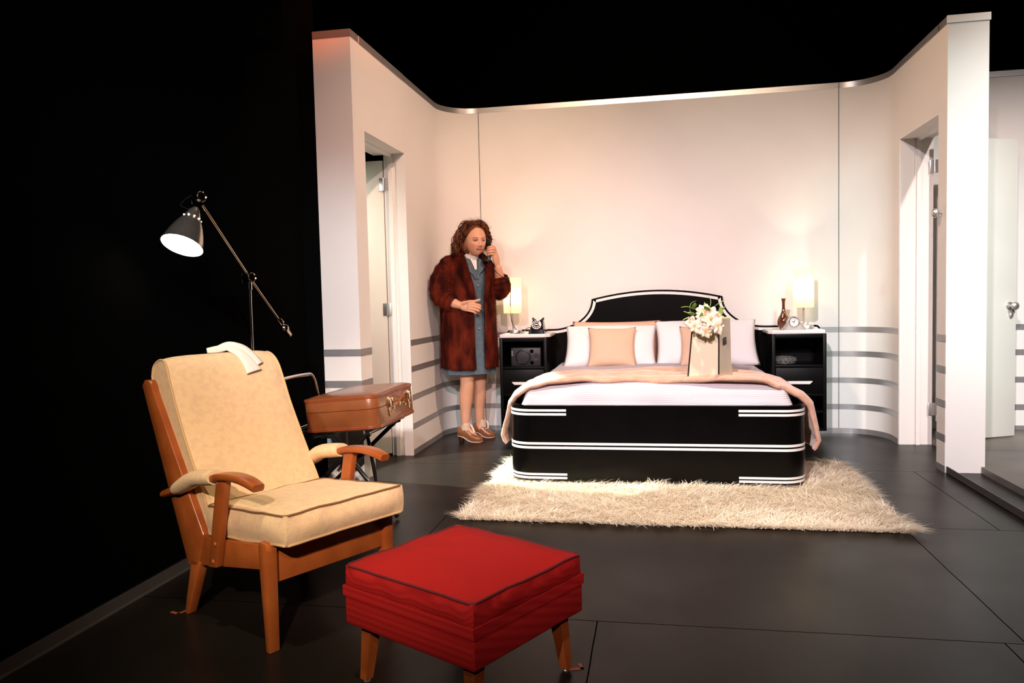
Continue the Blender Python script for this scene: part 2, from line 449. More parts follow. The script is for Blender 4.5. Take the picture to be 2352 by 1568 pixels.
# socket box on the back wall behind the woman's legs
mb = MB().box((-1.40, 5.965, 0.385), (-1.325, 5.987, 0.43), 0.003)
solo('wall_socket', mb, M_WHITE, 'small white socket box low on the back wall behind the legs of the woman', 'socket', (-1.36, 5.98, 0.385))

M_STRIP = mat('dull_metal', (0.115, 0.102, 0.096, 1), 0.5, 0.5)
# low aluminium strips that carry the line of the walls along the floor
mb = MB().box((-1.872, -0.6, 0), (-1.866, 4.07, 0.04)).box((-1.872, -0.6, 0), (-1.85, 4.07, 0.003))
solo('floor_strip', mb, M_STRIP, 'long grey metal strip along the dark floor left of the armchair', 'strip', (-1.869, 1.7, 0))
mb = MB().box((1.613, 0.6, 0), (1.619, 4.70, 0.04)).box((1.613, 0.6, 0), (1.635, 4.70, 0.003))
solo('floor_strip', mb, M_STRIP, 'grey metal strip along the floor in front of the right-hand white pillar', 'strip', (1.616, 2.6, 0))

# black masking
mb = MB().box((-4.4, 7.6, 0), (4.5, 7.7, 5.5)); struct('wall_backdrop', mb, M_DRAPE)
mb = MB().box((-1.99, -0.8, 0), (-1.96, 4.08, 5.5)).box((-1.99, 4.075, 0), (-1.863, 4.1, 5.5)); struct('wall_drape', mb, M_DRAPE)

# equipment box hanging in the dark above the left pillar
t = thing('stage_speaker', 'black equipment box hanging in the dark above the armchair corner', 'speaker', (-1.78, 3.2, 2.25), world=True)
mb = MB().box((-1.93, 2.95, 2.25), (-1.72, 3.45, 2.48), 0.006); part('cabinet', mb, M_DRAPE, t)
for x, y in ((-1.90, 3.0), (-1.75, 3.39)):
    part('hanging_bracket', MB().box((x, y, 2.48), (x + 0.01, y + 0.01, 2.8)), M_DRAPE, t)
part('lit_edge', MB().box((-1.722, 3.0, 2.249), (-1.718, 3.30, 2.252)), M_BLACKMATT, t)  # thin glossier strip stands in for a faintly lit edge of the box
# ---------------------------------------------------------------- bed
def round_path(x0, x1, yf, yb, r, n=10):
    p = [(x0, yb), (x0, yf + r)]
    p += [(x0 + r - r * math.cos(a), yf + r - r * math.sin(a)) for a in [PI / 2 * i / n for i in range(1, n + 1)]]
    p += [(x1 - r + r * math.sin(a), yf + r - r * math.cos(a)) for a in [PI / 2 * i / n for i in range(0, n + 1)]]
    p += [(x1, yb)]
    return p
BX0, BX1, BY = -0.832, 0.782, 4.215
bed = thing('bed', 'double bed with a black rounded footboard and stepped black headboard edged in white lines', 'bed', (-0.02, 5.0, 0), world=True)
mb = MB().ribbon(round_path(BX0, BX1, BY, 5.93, 0.13), 0.03, 0.452, 0.028)
part('bed_frame', mb, M_BLACKPAINT, bed)
mb = MB().box((-0.78, 4.26, 0.16), (0.73, 5.92, 0.30)); part('slat_base', mb, M_BLACKMATT, bed)
for sx in (-0.70, 0.65):
    for sy in (4.35, 5.8):
        mb = MB().box((sx - 0.03, sy - 0.03, 0.013 if sy < 5 else 0.0), (sx + 0.03, sy + 0.03, 0.17)); part('leg', mb, M_BLACKMATT, bed)
def sub_path(path, xa, xb, left):
    """outer offset copy of the frame path; corner part only when left is set"""
    return path
o_path = round_path(BX0 - 0.0015, BX1 + 0.0015, BY - 0.0015, 5.9, 0.1315)
def corner(side):
    n = len(o_path)
    if side == 'l': return [(BX0 - 0.0015, 5.5)] + o_path[1:12] + [(-0.50, BY - 0.0015)]
    return [(0.425, BY - 0.0015)] + o_path[12:-1] + [(BX1 + 0.0015, 5.5)]
for z0, z1 in ((0.418, 0.431), (0.396, 0.409), (0.026 + 0.012, 0.025 + 0.025), (0.018, 0.0305)):
    for sd in ('l', 'r'):
        mb = MB().ribbon(corner(sd), z0 + (0.02 if z0 < 0.1 else 0), z1 + (0.02 if z0 < 0.1 else 0), 0.004); part('inlay_line', mb, M_INLAY, bed, label='white inlay line')
for z0, z1 in ((0.231, 0.2445), (0.208, 0.2215)):
    mb = MB().ribbon(o_path, z0, z1, 0.004); part('inlay_line', mb, M_INLAY, bed, label='white inlay line')
def head_outline():
    p = []
    L, Rr = -1.162, 1.182
    zf = 0.808
    p += [(L, 0.70), (L, zf - 0.03)]
    p += [(L + 0.03 - 0.03 * math.cos(a), zf - 0.03 + 0.03 * math.sin(a)) for a in [PI / 2 * i / 5 for i in range(1, 6)]]
    p += [(-0.80 + 0.31 * math.sin(a), zf + 0.225 * (1 - math.cos(a))) for a in [PI / 2 * i / 12 for i in range(0, 13)]]
    p += [(-0.49 + 0.98 * i / 20, 1.035 + 0.060 * (1 - (2 * i / 20 - 1) ** 2)) for i in range(0, 21)]
    p += [(0.80 - 0.31 * math.sin(a), zf + 0.225 * (1 - math.cos(a))) for a in [PI / 2 * i / 12 for i in range(12, -1, -1)]]
    p += [(Rr - 0.03 + 0.03 * math.sin(a), zf - 0.03 + 0.03 * math.cos(a)) for a in [PI / 2 * i / 5 for i in range(0, 5)]]
    p += [(Rr, zf - 0.03), (Rr, 0.70)]
    q = []
    for a in p:
        if not q or (Vector(a) - Vector(q[-1])).length > 1e-4: q.append(a)
    return q
HO = head_outline()
mb = MB(); mb.poly(HO + [(1.0, 0.70), (1.0, 0.03), (-1.0, 0.03), (-1.0, 0.70)], 'y', 5.945, 5.985)
part('headboard', mb, M_BLACKPAINT, bed)
def inset(path, d):
    out = []
    n = len(path)
    for i in range(n):
        p = Vector(path[i]); ds = []
        if i > 0: ds.append((p - Vector(path[i - 1])).normalized())
        if i < n - 1: ds.append((Vector(path[i + 1]) - p).normalized())
        t = sum(ds, Vector((0, 0))).normalized()
        k = d / max(0.4, t.dot(ds[0]))
        out.append(p + Vector((t.y, -t.x)) * k)
    return out
a = inset(HO, 0.014); c = inset(HO, 0.034)
mb = MB(); V = []; F = []
for i in range(len(a)):
    for q, y in ((a[i], 5.9425), (c[i], 5.9425), (c[i], 5.946), (a[i], 5.946)):
        V.append((q.x, y, q.y))
for i in range(len(a) - 1):
    for j in range(4):
        F.append((4 * i + j, 4 * i + (j + 1) % 4, 4 * i + 4 + (j + 1) % 4, 4 * i + 4 + j))
mb.add(V, F); part('inlay_line', mb, M_INLAY, bed, label='white inlay line following the headboard curve')

# mattress under a white ribbed coverlet, tucked into the frame
M_LINEN = mat('white_linen', (0.86, 0.83, 0.83, 1), 0.9, bump=0.12, bscale=25, spec=0.1, sheen=0.2)
def cover_mat():
    m = mat('white_ribbed_coverlet', (0.56, 0.52, 0.55, 1), 0.9, spec=0.1)
    nt = m.node_tree; b = nt.nodes['Principled BSDF']
    tc = nt.nodes.new('ShaderNodeTexCoord'); w = nt.nodes.new('ShaderNodeTexWave'); w.bands_direction = 'Z'; w.inputs['Scale'].default_value = 30; w.inputs['Distortion'].default_value = 2.5; w.inputs['Detail Scale'].default_value = 0.6
    nt.links.new(tc.outputs['Object'], w.inputs['Vector'])
    bp = nt.nodes.new('ShaderNodeBump'); bp.inputs['Strength'].default_value = 0.35; bp.inputs['Distance'].default_value = 0.006
    nt.links.new(w.outputs['Fac'], bp.inputs['Height']); nt.links.new(bp.outputs['Normal'], b.inputs['Normal'])
    return m
M_COVER = cover_mat()
X0, X1, Y0, Y1 = -0.785, 0.735, 4.265, 5.90
def mattress_pt(u, v):
    # v: 0 front bottom .. up the front, over the top, to the head; u across incl. sides
    su = [(0.0, -1, 0.0), (0.10, -1, 1.0), (0.90, 1, 1.0), (1.0, 1, 0.0)]
    # cross-section parameter
    w = 2 * u - 1
    ax = abs(w); sgn = 1 if w >= 0 else -1
    if ax < 0.82: ex = ax / 0.82; hz = 1.0
    else:
        t = (ax - 0.82) / 0.18
        ex = 1.0 + 0.10 * t; hz = 1.0 - t ** 1.6
    if v < 0.30:
        t = v / 0.30; fy = t ** 1.7 * 0.095 ; top = 1 - (1 - t) ** 1.5
    else:
        t = (v - 0.30) / 0.70; fy = 0.095 + t * (Y1 - Y0 - 0.095); top = 1.0
    xm = (X0 + X1) / 2; hw = (X1 - X0) / 2 / 1.10
    x = xm + sgn * ex * hw
    y = Y0 + fy
    h = 0.40 + 0.148 * min(top, 1.0) * hz + 0.0
    crown = 0.02 * (1 - ex * ex) if ex < 1 else 0
    z = h + crown * top * hz
    n = noise.noise(Vector((x * 5, y * 5, z * 9))) * 0.006 + noise.noise(Vector((x * 2, y * 11, z * 30))) * 0.003
    return Vector((x, y - (n * 1.5 if v < 0.3 else 0), z + n))
mat_t = thing('mattress', 'white mattress in a ribbed white coverlet tucked inside the black bed frame', 'mattress', (-0.02, 5.0, 0.30), world=True)
mb = MB().box((X0 + 0.06, Y0 + 0.05, 0.30), (X1 - 0.06, Y1 + 0.01, 0.50), 0.04); part('mattress_core', mb, M_LINEN, mat_t)
mb = MB().grid(mattress_pt, 90, 70); part('coverlet', mb, M_COVER, mat_t, angle=180)

def bed_z(x, y):
    ex = abs((x + 0.025) / 0.69)
    z = 0.548 + 0.02 * max(0, 1 - ex * ex)
    return z
# fur throw across the bed, hanging down both sides
M_THROW = mat('peach_fur_throw', (0.58, 0.30, 0.195, 1), 0.95, col2=(0.66, 0.39, 0.275, 1), nscale=14, stretch=(1, 2.4, 1), bump=0.5, bscale=90, sheen=0.6, spec=0.05)
def throw_path(side):
    pass
def throw_c(s):
    """profile across the bed: s in 0..1 from the left hem to the right hem -> (x, z)"""
    keys = [(0.0, -0.895, 0.205), (0.05, -0.905, 0.25), (0.14, -0.885, 0.35), (0.20, -0.868, 0.44), (0.245, -0.82, 0.497), (0.29, -0.735, 0.552), (0.34, -0.62, 0.578), (0.42, -0.36, 0.584),
            (0.5, -0.02, 0.586), (0.58, 0.32, 0.584), (0.66, 0.59, 0.576), (0.71, 0.69, 0.552), (0.755, 0.77, 0.497), (0.80, 0.818, 0.44), (0.86, 0.845, 0.35), (0.95, 0.875, 0.235), (1.0, 0.86, 0.19)]
    return interp(keys, s)
def throw_pt(u, v):
    x, z = throw_c(u)
    mid = 1 - abs(2 * u - 1)
    hang = max(0.0, 1 - mid / 0.5)
    yf = 4.34 + 0.03 * math.sin(u * 17) * mid + 0.06 * hang - 0.03 * mid
    yb = 4.83 + 0.03 * math.sin(u * 13 + 2) - 0.12 * hang
    y = yf + (yb - yf) * v
    fold = 0.014 * math.sin(v * 15 + 2.5 * math.sin(u * 9) + u * 5) * (0.3 + mid) + 0.016 * noise.noise(Vector((x * 6, y * 9, z * 6)))
    nx = Vector((0, 0, 1)) if mid > 0.62 else (Vector((-1 if u < 0.5 else 1, 0, 0.6)).normalized())
    p = Vector((x, y, z)) + nx * (fold if mid > 0.2 else fold * 0.6)
    edge = min(v, 1 - v, u * 3, (1 - u) * 3)
    if edge < 0.05: p -= nx * (0.016 * (1 - edge / 0.05) ** 2)
    return p
mb = MB().grid(throw_pt, 120, 44)
o = solo('throw_blanket', mb, M_THROW, 'peach fur throw laid across the foot of the bed and hanging down both sides', 'blanket', (-0.02, 4.6, 0.19), angle=180)
md = o.modifiers.new('thickness', 'SOLIDIFY'); md.thickness = 0.02; md.offset = -0.6

# pillows
def pillow_mb(w, h, t, seed=0, pinch=0.10, wr=0.008):
    mb = MB()
    def pt(sgn):
        def f(u, v):
            a = 2 * u - 1; b = 2 * v - 1
            # pinched outline
            x = a * w / 2 * (1 - pinch * (1 - abs(a) ** 2) * 0 - pinch * 0.55 * (1 - b * b) * abs(a) ** 3)
            y = b * h / 2 * (1 - pinch * 0.55 * (1 - a * a) * abs(b) ** 3)
            d = max(0.0, (1 - abs(a) ** 2.6)) ** 0.55 * max(0.0, (1 - abs(b) ** 2.6)) ** 0.55
            n = noise.noise(Vector((x * 7 + seed, y * 7, seed))) * wr * 2 + noise.noise(Vector((x * 18, y * 18 + seed, 3))) * wr * 0.6
            return Vector((x, sgn * (d * t / 2 + n * d), y))
        return f
    mb.grid(pt(-1), 30, 24); mb.grid(pt(1), 30, 24)
    return mb
def weld(o, d=0.0005):
    b = bmesh.new(); b.from_mesh(o.data); bmesh.ops.remove_doubles(b, verts=b.verts, dist=d); bmesh.ops.recalc_face_normals(b, faces=b.faces); b.to_mesh(o.data); b.free()
    return o
M_PEACH = mat('peach_cotton', (0.72, 0.43, 0.31, 1), 0.9, bump=0.1, bscale=30, spec=0.1)
M_BEIGE = mat('cream_satin', (0.72, 0.50, 0.35, 1), 0.7, bump=0.06, bscale=30, spec=0.2)
def pillow(name, w, h, t, loc, tilt, yaw, m, label, cat='pillow', seed=0, pinch=0.1):
    mb = pillow_mb(w, h, t, seed, pinch)
    o = mesh_obj(name, mb, m, None, 180)
    weld(o)
    o.location = loc; o.rotation_euler = (R(-tilt), 0, R(yaw))
    o['label'] = label; o['category'] = cat; o['group'] = 'pillows against the headboard'
    return o
pillow('pillow', 0.66, 0.36, 0.14, (-0.30, 5.80, 0.695), 18, 0, M_PEACH, 'peach pillow at the back of the left side, upright against the headboard', seed=1)
pillow('pillow', 0.67, 0.36, 0.17, (-0.335, 5.64, 0.690), 36, -1, M_LINEN, 'white pillow on the left side of the bed behind the cream cushion', seed=2)
pillow('cushion', 0.345, 0.32, 0.12, (-0.315, 5.50, 0.690), 30, 1, M_BEIGE, 'square cream cushion propped on the left white pillow', 'cushion', seed=3, pinch=0.16)
pillow('pillow', 0.72, 0.38, 0.17, (0.350, 5.66, 0.705), 34, 2, M_LINEN, 'white pillow on the right side of the bed behind the gift bag', seed=4)
pillow('cushion', 0.345, 0.32, 0.12, (0.330, 5.50, 0.690), 30, -2, M_BEIGE, 'square cream cushion half hidden behind the gift bag', 'cushion', seed=5, pinch=0.16)


# ---------------------------------------------------------------- nightstands
M_MARBLE = mat('white_marble', (0.80, 0.77, 0.75, 1), 0.25, col2=(0.52, 0.48, 0.46, 1), nscale=5, stretch=(1, 2.5, 1), contrast=(0.55, 0.8), detail=8)
def nightstand(x0, x1, label, inner):
    yf, yb, zb, zt = 5.60, 5.938, 0.082, 0.762
    t = thing('nightstand', label, 'nightstand', ((x0 + x1) / 2, 5.77, zb), group='nightstands beside the bed', world=True)
    w = 0.022
    mb = MB().box((x0, yf, zb), (x0 + w, yb, zt), 0.001).box((x1 - w, yf, zb), (x1, yb, zt), 0.001)
    mb.box((x0 + w, yb - 0.012, zb), (x1 - w, yb, zt)).box((x0 + w, yf, zt - 0.03), (x1 - w, yb - 0.012, zt), 0.001).box((x0 + w, yf, zb), (x1 - w, yb - 0.012, zb + 0.018), 0.001)
    for z in (0.527, 0.325, 0.205):
        mb.box((x0 + w, yf + 0.002, z), (x1 - w, yb - 0.012, z + 0.018), 0.001)
    part('carcass', mb, M_BLACKMATT, t)
    d = part('drawer', MB().box((x0 + w + 0.002, yf - 0.004, 0.346), (x1 - w - 0.002, yb - 0.06, 0.524), 0.002), M_BLACKMATT, t)
    hx = (x0 + x1) / 2
    part('drawer_handle', MB().poly([(hx - 0.085, 0.4325), (hx - 0.065, 0.412), (hx + 0.065, 0.412), (hx + 0.085, 0.4325)], 'y', yf - 0.03, yf - 0.0035, 0.002), M_WHITE, d, label='white drawer pull')
    # marble slab, its inner front corner cut back
    if inner == 'r': pts = [(x0 + 0.004, yf + 0.002), (x1 - 0.012, yf + 0.002), (x1 + 0.022, yf + 0.05), (x1 + 0.022, yb - 0.002), (x0 + 0.004, yb - 0.002)]
    else: pts = [(x0 - 0.022, yf + 0.05), (x0 + 0.002, yf + 0.002), (x1 - 0.008, yf + 0.002), (x1 - 0.008, yb - 0.002), (x0 - 0.022, yb - 0.002)]
    part('marble_top', MB().poly(pts, 'z', zt, zt + 0.025, 0.002), M_MARBLE, t, label='white marble slab')
    return t
nightstand(-1.155, -0.800, 'black wall-hung nightstand with a marble top beside the woman in the fur coat', 'r')
nightstand(0.795, 1.155, 'black wall-hung nightstand with a marble top under the brown vase and clock', 'l')
NZ = 0.787

# table lamps
def shade_mat():
    m = bpy.data.materials.new('lamp_shade_cloth'); m.use_nodes = True
    nt = m.node_tree; nt.nodes.remove(nt.nodes['Principled BSDF'])
    a = nt.nodes.new('ShaderNodeBsdfDiffuse'); a.inputs[0].default_value = (0.90, 0.83, 0.66, 1)
    b = nt.nodes.new('ShaderNodeBsdfTranslucent'); b.inputs[0].default_value = (0.98, 0.93, 0.82, 1)
    x = nt.nodes.new('ShaderNodeMixShader'); x.inputs[0].default_value = 0.8
    nt.links.new(a.outputs[0], x.inputs[1]); nt.links.new(b.outputs[0], x.inputs[2]); nt.links.new(x.outputs[0], nt.nodes['Material Output'].inputs[0])
    return m
M_SHADE = shade_mat()
M_BULB = glow('lit_bulb', (1.0, 0.82, 0.55, 1), 18)
def table_lamp(x, y, label):
    t = thing('table_lamp', label, 'lamp', (x, y, NZ), group='table lamps on the nightstands')
    part('base', MB().lathe([(0, 0.001), (0.045, 0.001), (0.048, 0.004), (0.048, 0.024), (0.045, 0.028), (0, 0.028)], 28, M=Matrix.Translation((0.02, 0, 0))), M_STEEL, t)
    part('stem', MB().tube([(0, 0, 0.026), (0, 0, 0.235)], 0.006, 12), M_STEEL, t)
    part('shade', MB().lathe([(0.068, 0.155), (0.0695, 0.155), (0.0695, 0.425), (0.068, 0.425), (0.068, 0.155)], 40, caps=False), M_SHADE, t)
    part('shade_ring', MB().tube([(-0.068, 0, 0.236), (0.068, 0, 0.236)], 0.002, 6).tube([(0, -0.068, 0.236), (0, 0.068, 0.236)], 0.002, 6), M_STEEL, t)
    part('bulb', MB().ball((0, 0, 0.275), (0.022, 0.022, 0.03)).tube([(0, 0, 0.232), (0, 0, 0.25)], 0.012, 12), M_BULB, t)
    d = bpy.data.lights.new('table_lamp_light', 'POINT'); d.energy = 19.0; d.color = (1.0, 0.82, 0.55); d.shadow_soft_size = 0.03
    o = bpy.data.objects.new('table_lamp_light', d); o.location = (0, 0, 0.29); o.parent = t; COL.objects.link(o)
    return t
table_lamp(-1.077, 5.76, 'lit cylinder table lamp behind the raised sleeve of the woman')
table_lamp(1.030, 5.74, 'lit cylinder table lamp on the nightstand right of the bed')

# vase, clock, crystal bowl
M_VASE = mat('brown_glaze', (0.075, 0.014, 0.006, 1), 0.08, col2=(0.15, 0.045, 0.011, 1), nscale=10, spec=0.7, coat=0.8)
mb = MB().lathe([(0, 0.001), (0.026, 0.001), (0.030, 0.01), (0.042, 0.04), (0.044, 0.062), (0.036, 0.088), (0.022, 0.108), (0.013, 0.135), (0.0105, 0.165), (0.011, 0.195), (0.0165, 0.222), (0.014, 0.222), (0.009, 0.195), (0.008, 0.15), (0.0, 0.14)], 32,
                M=Matrix.Translation((0.893, 5.735, NZ)))
solo('bud_vase', mb, M_VASE, 'glossy brown long-necked vase behind the crystal clock', 'vase', (0.893, 5.735, NZ))
M_GLASS = mat('cut_crystal', (0.80, 0.76, 0.72, 1), 0.08, trans=0.55, ior=1.5)
t = thing('mantel_clock', 'small round white-faced clock in a crystal case on the right nightstand', 'clock', (0.945, 5.655, NZ), rotz=R(6))
mb = MB()
prof = [(-0.075, 0.0), (0.075, 0.0), (0.078, 0.012), (0.060, 0.022), (0.048, 0.036), (0.047, 0.055)]
arc = [(0.047 * math.cos(a), 0.052 + 0.045 * math.sin(a)) for a in [PI * i / 18 for i in range(0, 19)]]
mb.poly([(-0.078, 0.0), (0.078, 0.0), (0.08, 0.012), (0.062, 0.020), (0.05, 0.034)] + arc + [(-0.05, 0.034), (-0.062, 0.020), (-0.08, 0.012)], 'y', -0.02, 0.02, 0.003)
part('crystal_case', mb, M_GLASS, t)
mb = MB()
for sx in (-1, 1):
    mb = MB().tube(curve_pts([(sx * 0.046, -0.022, 0.050), (sx * 0.056, -0.024, 0.036), (sx * 0.066, -0.022, 0.026), (sx * 0.074, -0.022, 0.012), (sx * 0.082, -0.022, 0.006)], 16), [0.004 + 0.0022 * (i % 3) for i in range(16)], 8)
    part('crystal_scroll', mb, M_GLASS, t)
RX = Matrix.Rotation(R(90), 4, 'X')
dial = part('dial', MB().lathe([(0, 0), (0.032, 0), (0.032, 0.004), (0, 0.004)], 32, M=Matrix.Translation((0, -0.0205, 0.054)) @ RX), mat('clock_dial', (0.85, 0.83, 0.80, 1), 0.4), t)
part('bezel', MB().lathe([(0.031, 0), (0.036, 0), (0.037, 0.004), (0.034, 0.007), (0.031, 0.005), (0.031, 0)], 32, caps=False, M=Matrix.Translation((0, -0.0205, 0.054)) @ RX), M_CHROME, t)
mb = MB()
for k in range(12):
    a = PI / 6 * k
    mb.box((-0.0009, -0.0258, 0.024), (0.0009, -0.0244, 0.029), M=Matrix.Translation((0, 0, 0.054)) @ Matrix.Rotation(a, 4, 'Y'))
part('hour_marks', mb, M_BLACKMATT, t)
for a, l, w in ((-62, 0.015, 0.0016), (12, 0.022, 0.0012)):
    part('clock_hand', MB().box((-w, -0.027, -0.002), (w, -0.0262, l), M=Matrix.Translation((0, 0, 0.054)) @ Matrix.Rotation(R(a), 4, 'Y')), M_BLACKMATT, t)
mb = MB()
def bowl_pt(u, v):
    a = u * 2 * PI
    pr = [(0, 0.045, 0.0), (0.15, 0.068, 0.004), (0.4, 0.084, 0.024), (0.75, 0.080, 0.044), (0.85, 0.064, 0.052), (0.92, 0.060, 0.050), (1.0, 0.050, 0.012)]
    r, z = interp(pr, v)
    r += 0.0028 * math.cos(a * 16 + v * 14) * (1 if 0.1 < v < 0.8 else 0) + 0.0028 * math.cos(a * 16 - v * 14) * (1 if 0.1 < v < 0.8 else 0)
    return Vector((r * math.cos(a), r * math.sin(a), z))
mb.grid(bowl_pt, 128, 22, cu=True); mb.lathe([(0, 0.0), (0.046, 0.0), (0.046, 0.008), (0, 0.010)], 64)
for i in range(len(mb.v)): mb.v[i] = (mb.v[i][0] + 0.888, mb.v[i][1] + 5.70, mb.v[i][2] + 0.5455)
solo('crystal_bowl', mb, mat('clear_crystal', (0.92, 0.90, 0.88, 1), 0.05, trans=0.93, ior=1.5), 'cut crystal bowl inside the open shelf of the right nightstand', 'bowl', (0.888, 5.70, 0.5455), angle=25)

# studio loudspeaker in the left shelf
t = thing('loudspeaker', 'dark grey loudspeaker lying on its side in the left nightstand shelf', 'loudspeaker', (-0.965, 5.72, 0.5455), world=True)
M_SPK = mat('charcoal_plastic', (0.018, 0.017, 0.018, 1), 0.45)
part('cabinet', MB().box((-1.076, 5.645, 0.5455), (-0.852, 5.83, 0.683), 0.004), M_SPK, t)
cone = MB().lathe([(0.0, -0.006), (0.013, -0.008), (0.018, -0.020), (0.048, 0.001), (0.052, 0.005), (0.057, 0.004), (0.060, 0.0)], 36, caps=False, M=Matrix.Translation((-0.985, 5.6448, 0.614)) @ RX)
part('woofer', cone, mat('speaker_rubber', (0.010, 0.010, 0.010, 1), 0.3), t)
for z in (0.657, 0.571):
    part('bass_port', MB().lathe([(0, 0), (0.014, 0), (0.014, 0.002), (0, 0.002)], 20, M=Matrix.Translation((-0.918, 5.645, z)) @ RX), M_DRAPE, t)
tw = part('tweeter', MB().lathe([(0, 0.0005), (0.012, 0.0008), (0.022, 0.002), (0.027, 0.002), (0.028, 0.0)], 28, M=Matrix.Translation((-0.887, 5.645, 0.612)) @ RX), M_SPK, t)
part('tweeter_ring', MB().lathe([(0.0045, 0.001), (0.006, 0.004), (0.009, 0.004), (0.010, 0.001)], 24, caps=False, M=Matrix.Translation((-0.887, 5.645, 0.612)) @ RX), M_CHROME, tw)
mb = MB()
for k in range(4): mb.box((-1.072, 5.643, 0.655 - 0.010 * k), (-1.062, 5.6455, 0.660 - 0.010 * k))
part('side_marks', mb, M_STEEL, t)

# gift bag and flowers
M_BAG = mat('cream_gloss_card', (0.80, 0.65, 0.47, 1), 0.28, spec=0.6, coat=0.5)
M_BAGSIDE = mat('gold_gloss_card', (0.62, 0.50, 0.36, 1), 0.18, 0.35, spec=0.6, coat=0.7, bump=0.05, bscale=12)
t = thing('gift_bag', 'cream and gold gift bag with dark edge lines standing on the bed', 'bag', (0.29, 4.43, 0.588), rotz=R(0))
BW0, BW1 = 0.172, 0.145
fl = [(-0.122, -0.09), (0.043, -0.095), (0.125, 0.045), (-0.04, 0.05)]
ft = [(-0.092, -0.086), (0.047, -0.090), (0.119, 0.035), (-0.020, 0.04)]
hb = 0.315
def wallq(i, j, z0=0.0, z1=1.0, off=0.0):
    def P(k, s): return Vector((fl[k][0] + (ft[k][0] - fl[k][0]) * s, fl[k][1] + (ft[k][1] - fl[k][1]) * s, s * hb))
    return P(i, z0), P(j, z0), P(j, z1), P(i, z1)
def bag_panel(i, j, th=0.0015, z1=1.0):
    mb = MB(); q = wallq(i, j, 0, z1); n = (q[1] - q[0]).cross(q[3] - q[0]).normalized() * th
    mb.add([*q, *[p - n for p in q]], [(0, 1, 2, 3), (7, 6, 5, 4), (0, 4, 5, 1), (1, 5, 6, 2), (2, 6, 7, 3), (3, 7, 4, 0)]); return mb
mbf = bag_panel(0, 1, z1=0.97); mbf.v += []; part('front_panel', mbf, M_BAG, t)
mbb = bag_panel(2, 3, z1=1.06); part('back_panel', mbb, M_BAG, t)
part('side_panel', bag_panel(1, 2, z1=1.03), M_BAGSIDE, t, label='shiny gold side of the bag')
part('side_panel', bag_panel(3, 0), M_BAGSIDE, t)
mb = MB().add([(*fl[k], 0.001) for k in range(4)] + [(*fl[k], 0.003) for k in range(4)], [(0, 1, 2, 3), (4, 5, 6, 7), (0, 1, 5, 4), (1, 2, 6, 5), (2, 3, 7, 6), (3, 0, 4, 7)]); part('bag_bottom', mb, M_BAG, t)
M_EDGE = mat('dark_brown_edge', (0.012, 0.005, 0.004, 1), 0.3)
for k in (0, 1):
    q = wallq(k, (k + 1) % 4, 0, 0.97)
    part('edge_line', MB().tube([q[0] + Vector((0, -0.002, 0)), q[3] + Vector((0, -0.002, 0))], 0.0040, 6), M_EDGE, t, label='dark edge line')
q = wallq(1, 2)
def on_side(u, v, o=0.002):
    a = q[0].lerp(q[1], u); c = q[3].lerp(q[2], u); p = a.lerp(c, v); n = (q[1] - q[0]).cross(q[3] - q[0]).normalized(); return p + n * o
mb = MB()
a4 = [on_side(u, v, -0.0006) for u, v in ((0.34, 0.56), (0.62, 0.58), (0.62, 0.71), (0.34, 0.69))]; b4 = [on_side(u, v, 0.0015) for u, v in ((0.34, 0.56), (0.62, 0.58), (0.62, 0.71), (0.34, 0.69))]
mb.add(a4 + b4, [(3, 2, 1, 0), (4, 5, 6, 7), (0, 1, 5, 4), (1, 2, 6, 5), (2, 3, 7, 6), (3, 0, 4, 7)])
stk = part('sticker', mb, mat('dark_plum_label', (0.045, 0.022, 0.03, 1), 0.5), t)
mb = MB()
for v0, u0, u1 in ((0.665, 0.40, 0.57), (0.645, 0.40, 0.56), (0.605, 0.46, 0.53)):
    c4 = [on_side(u, v, 0.0012) for u, v in ((u0, v0), (u1, v0 + 0.004), (u1, v0 + 0.012), (u0, v0 + 0.008))]; d4 = [p + (c4[1] - c4[0]).cross(c4[3] - c4[0]).normalized() * 0.0009 for p in c4]
    mb.add(c4 + d4, [(4, 5, 6, 7), (0, 1, 5, 4), (1, 2, 6, 5), (2, 3, 7, 6), (3, 0, 4, 7)])
part('sticker_lines', mb, mat('pale_print', (0.35, 0.28, 0.30, 1), 0.6), stk)

M_PETAL = mat('cream_petal', (0.74, 0.56, 0.38, 1), 0.55, col2=(0.80, 0.69, 0.58, 1), nscale=30, spec=0.2)
M_LEAF = mat('fresh_leaf', (0.22, 0.42, 0.07, 1), 0.45, col2=(0.42, 0.58, 0.16, 1), nscale=12)
M_STEM = mat('green_stem', (0.16, 0.30, 0.06, 1), 0.5)
M_STAMEN = mat('yellow_throat', (0.80, 0.52, 0.16, 1), 0.5)
t = thing('flower_bouquet', 'bunch of cream lilies with green leaves leaning out of the gift bag', 'flowers', (0.268, 4.40, 0.606))
def petal(M, ln, wd, curl):
    mb = MB()
    def f(u, v):
        s = u; w = wd * math.sin(PI * min(1, 0.12 + 0.88 * s)) ** 0.75 * (v - 0.5)
        return Vector((ln * s, w, curl * s * s * ln - 0.35 * abs(v - 0.5) * wd * s))
    mb.grid(f, 7, 5, M=M); return mb
r2 = random.Random(3)
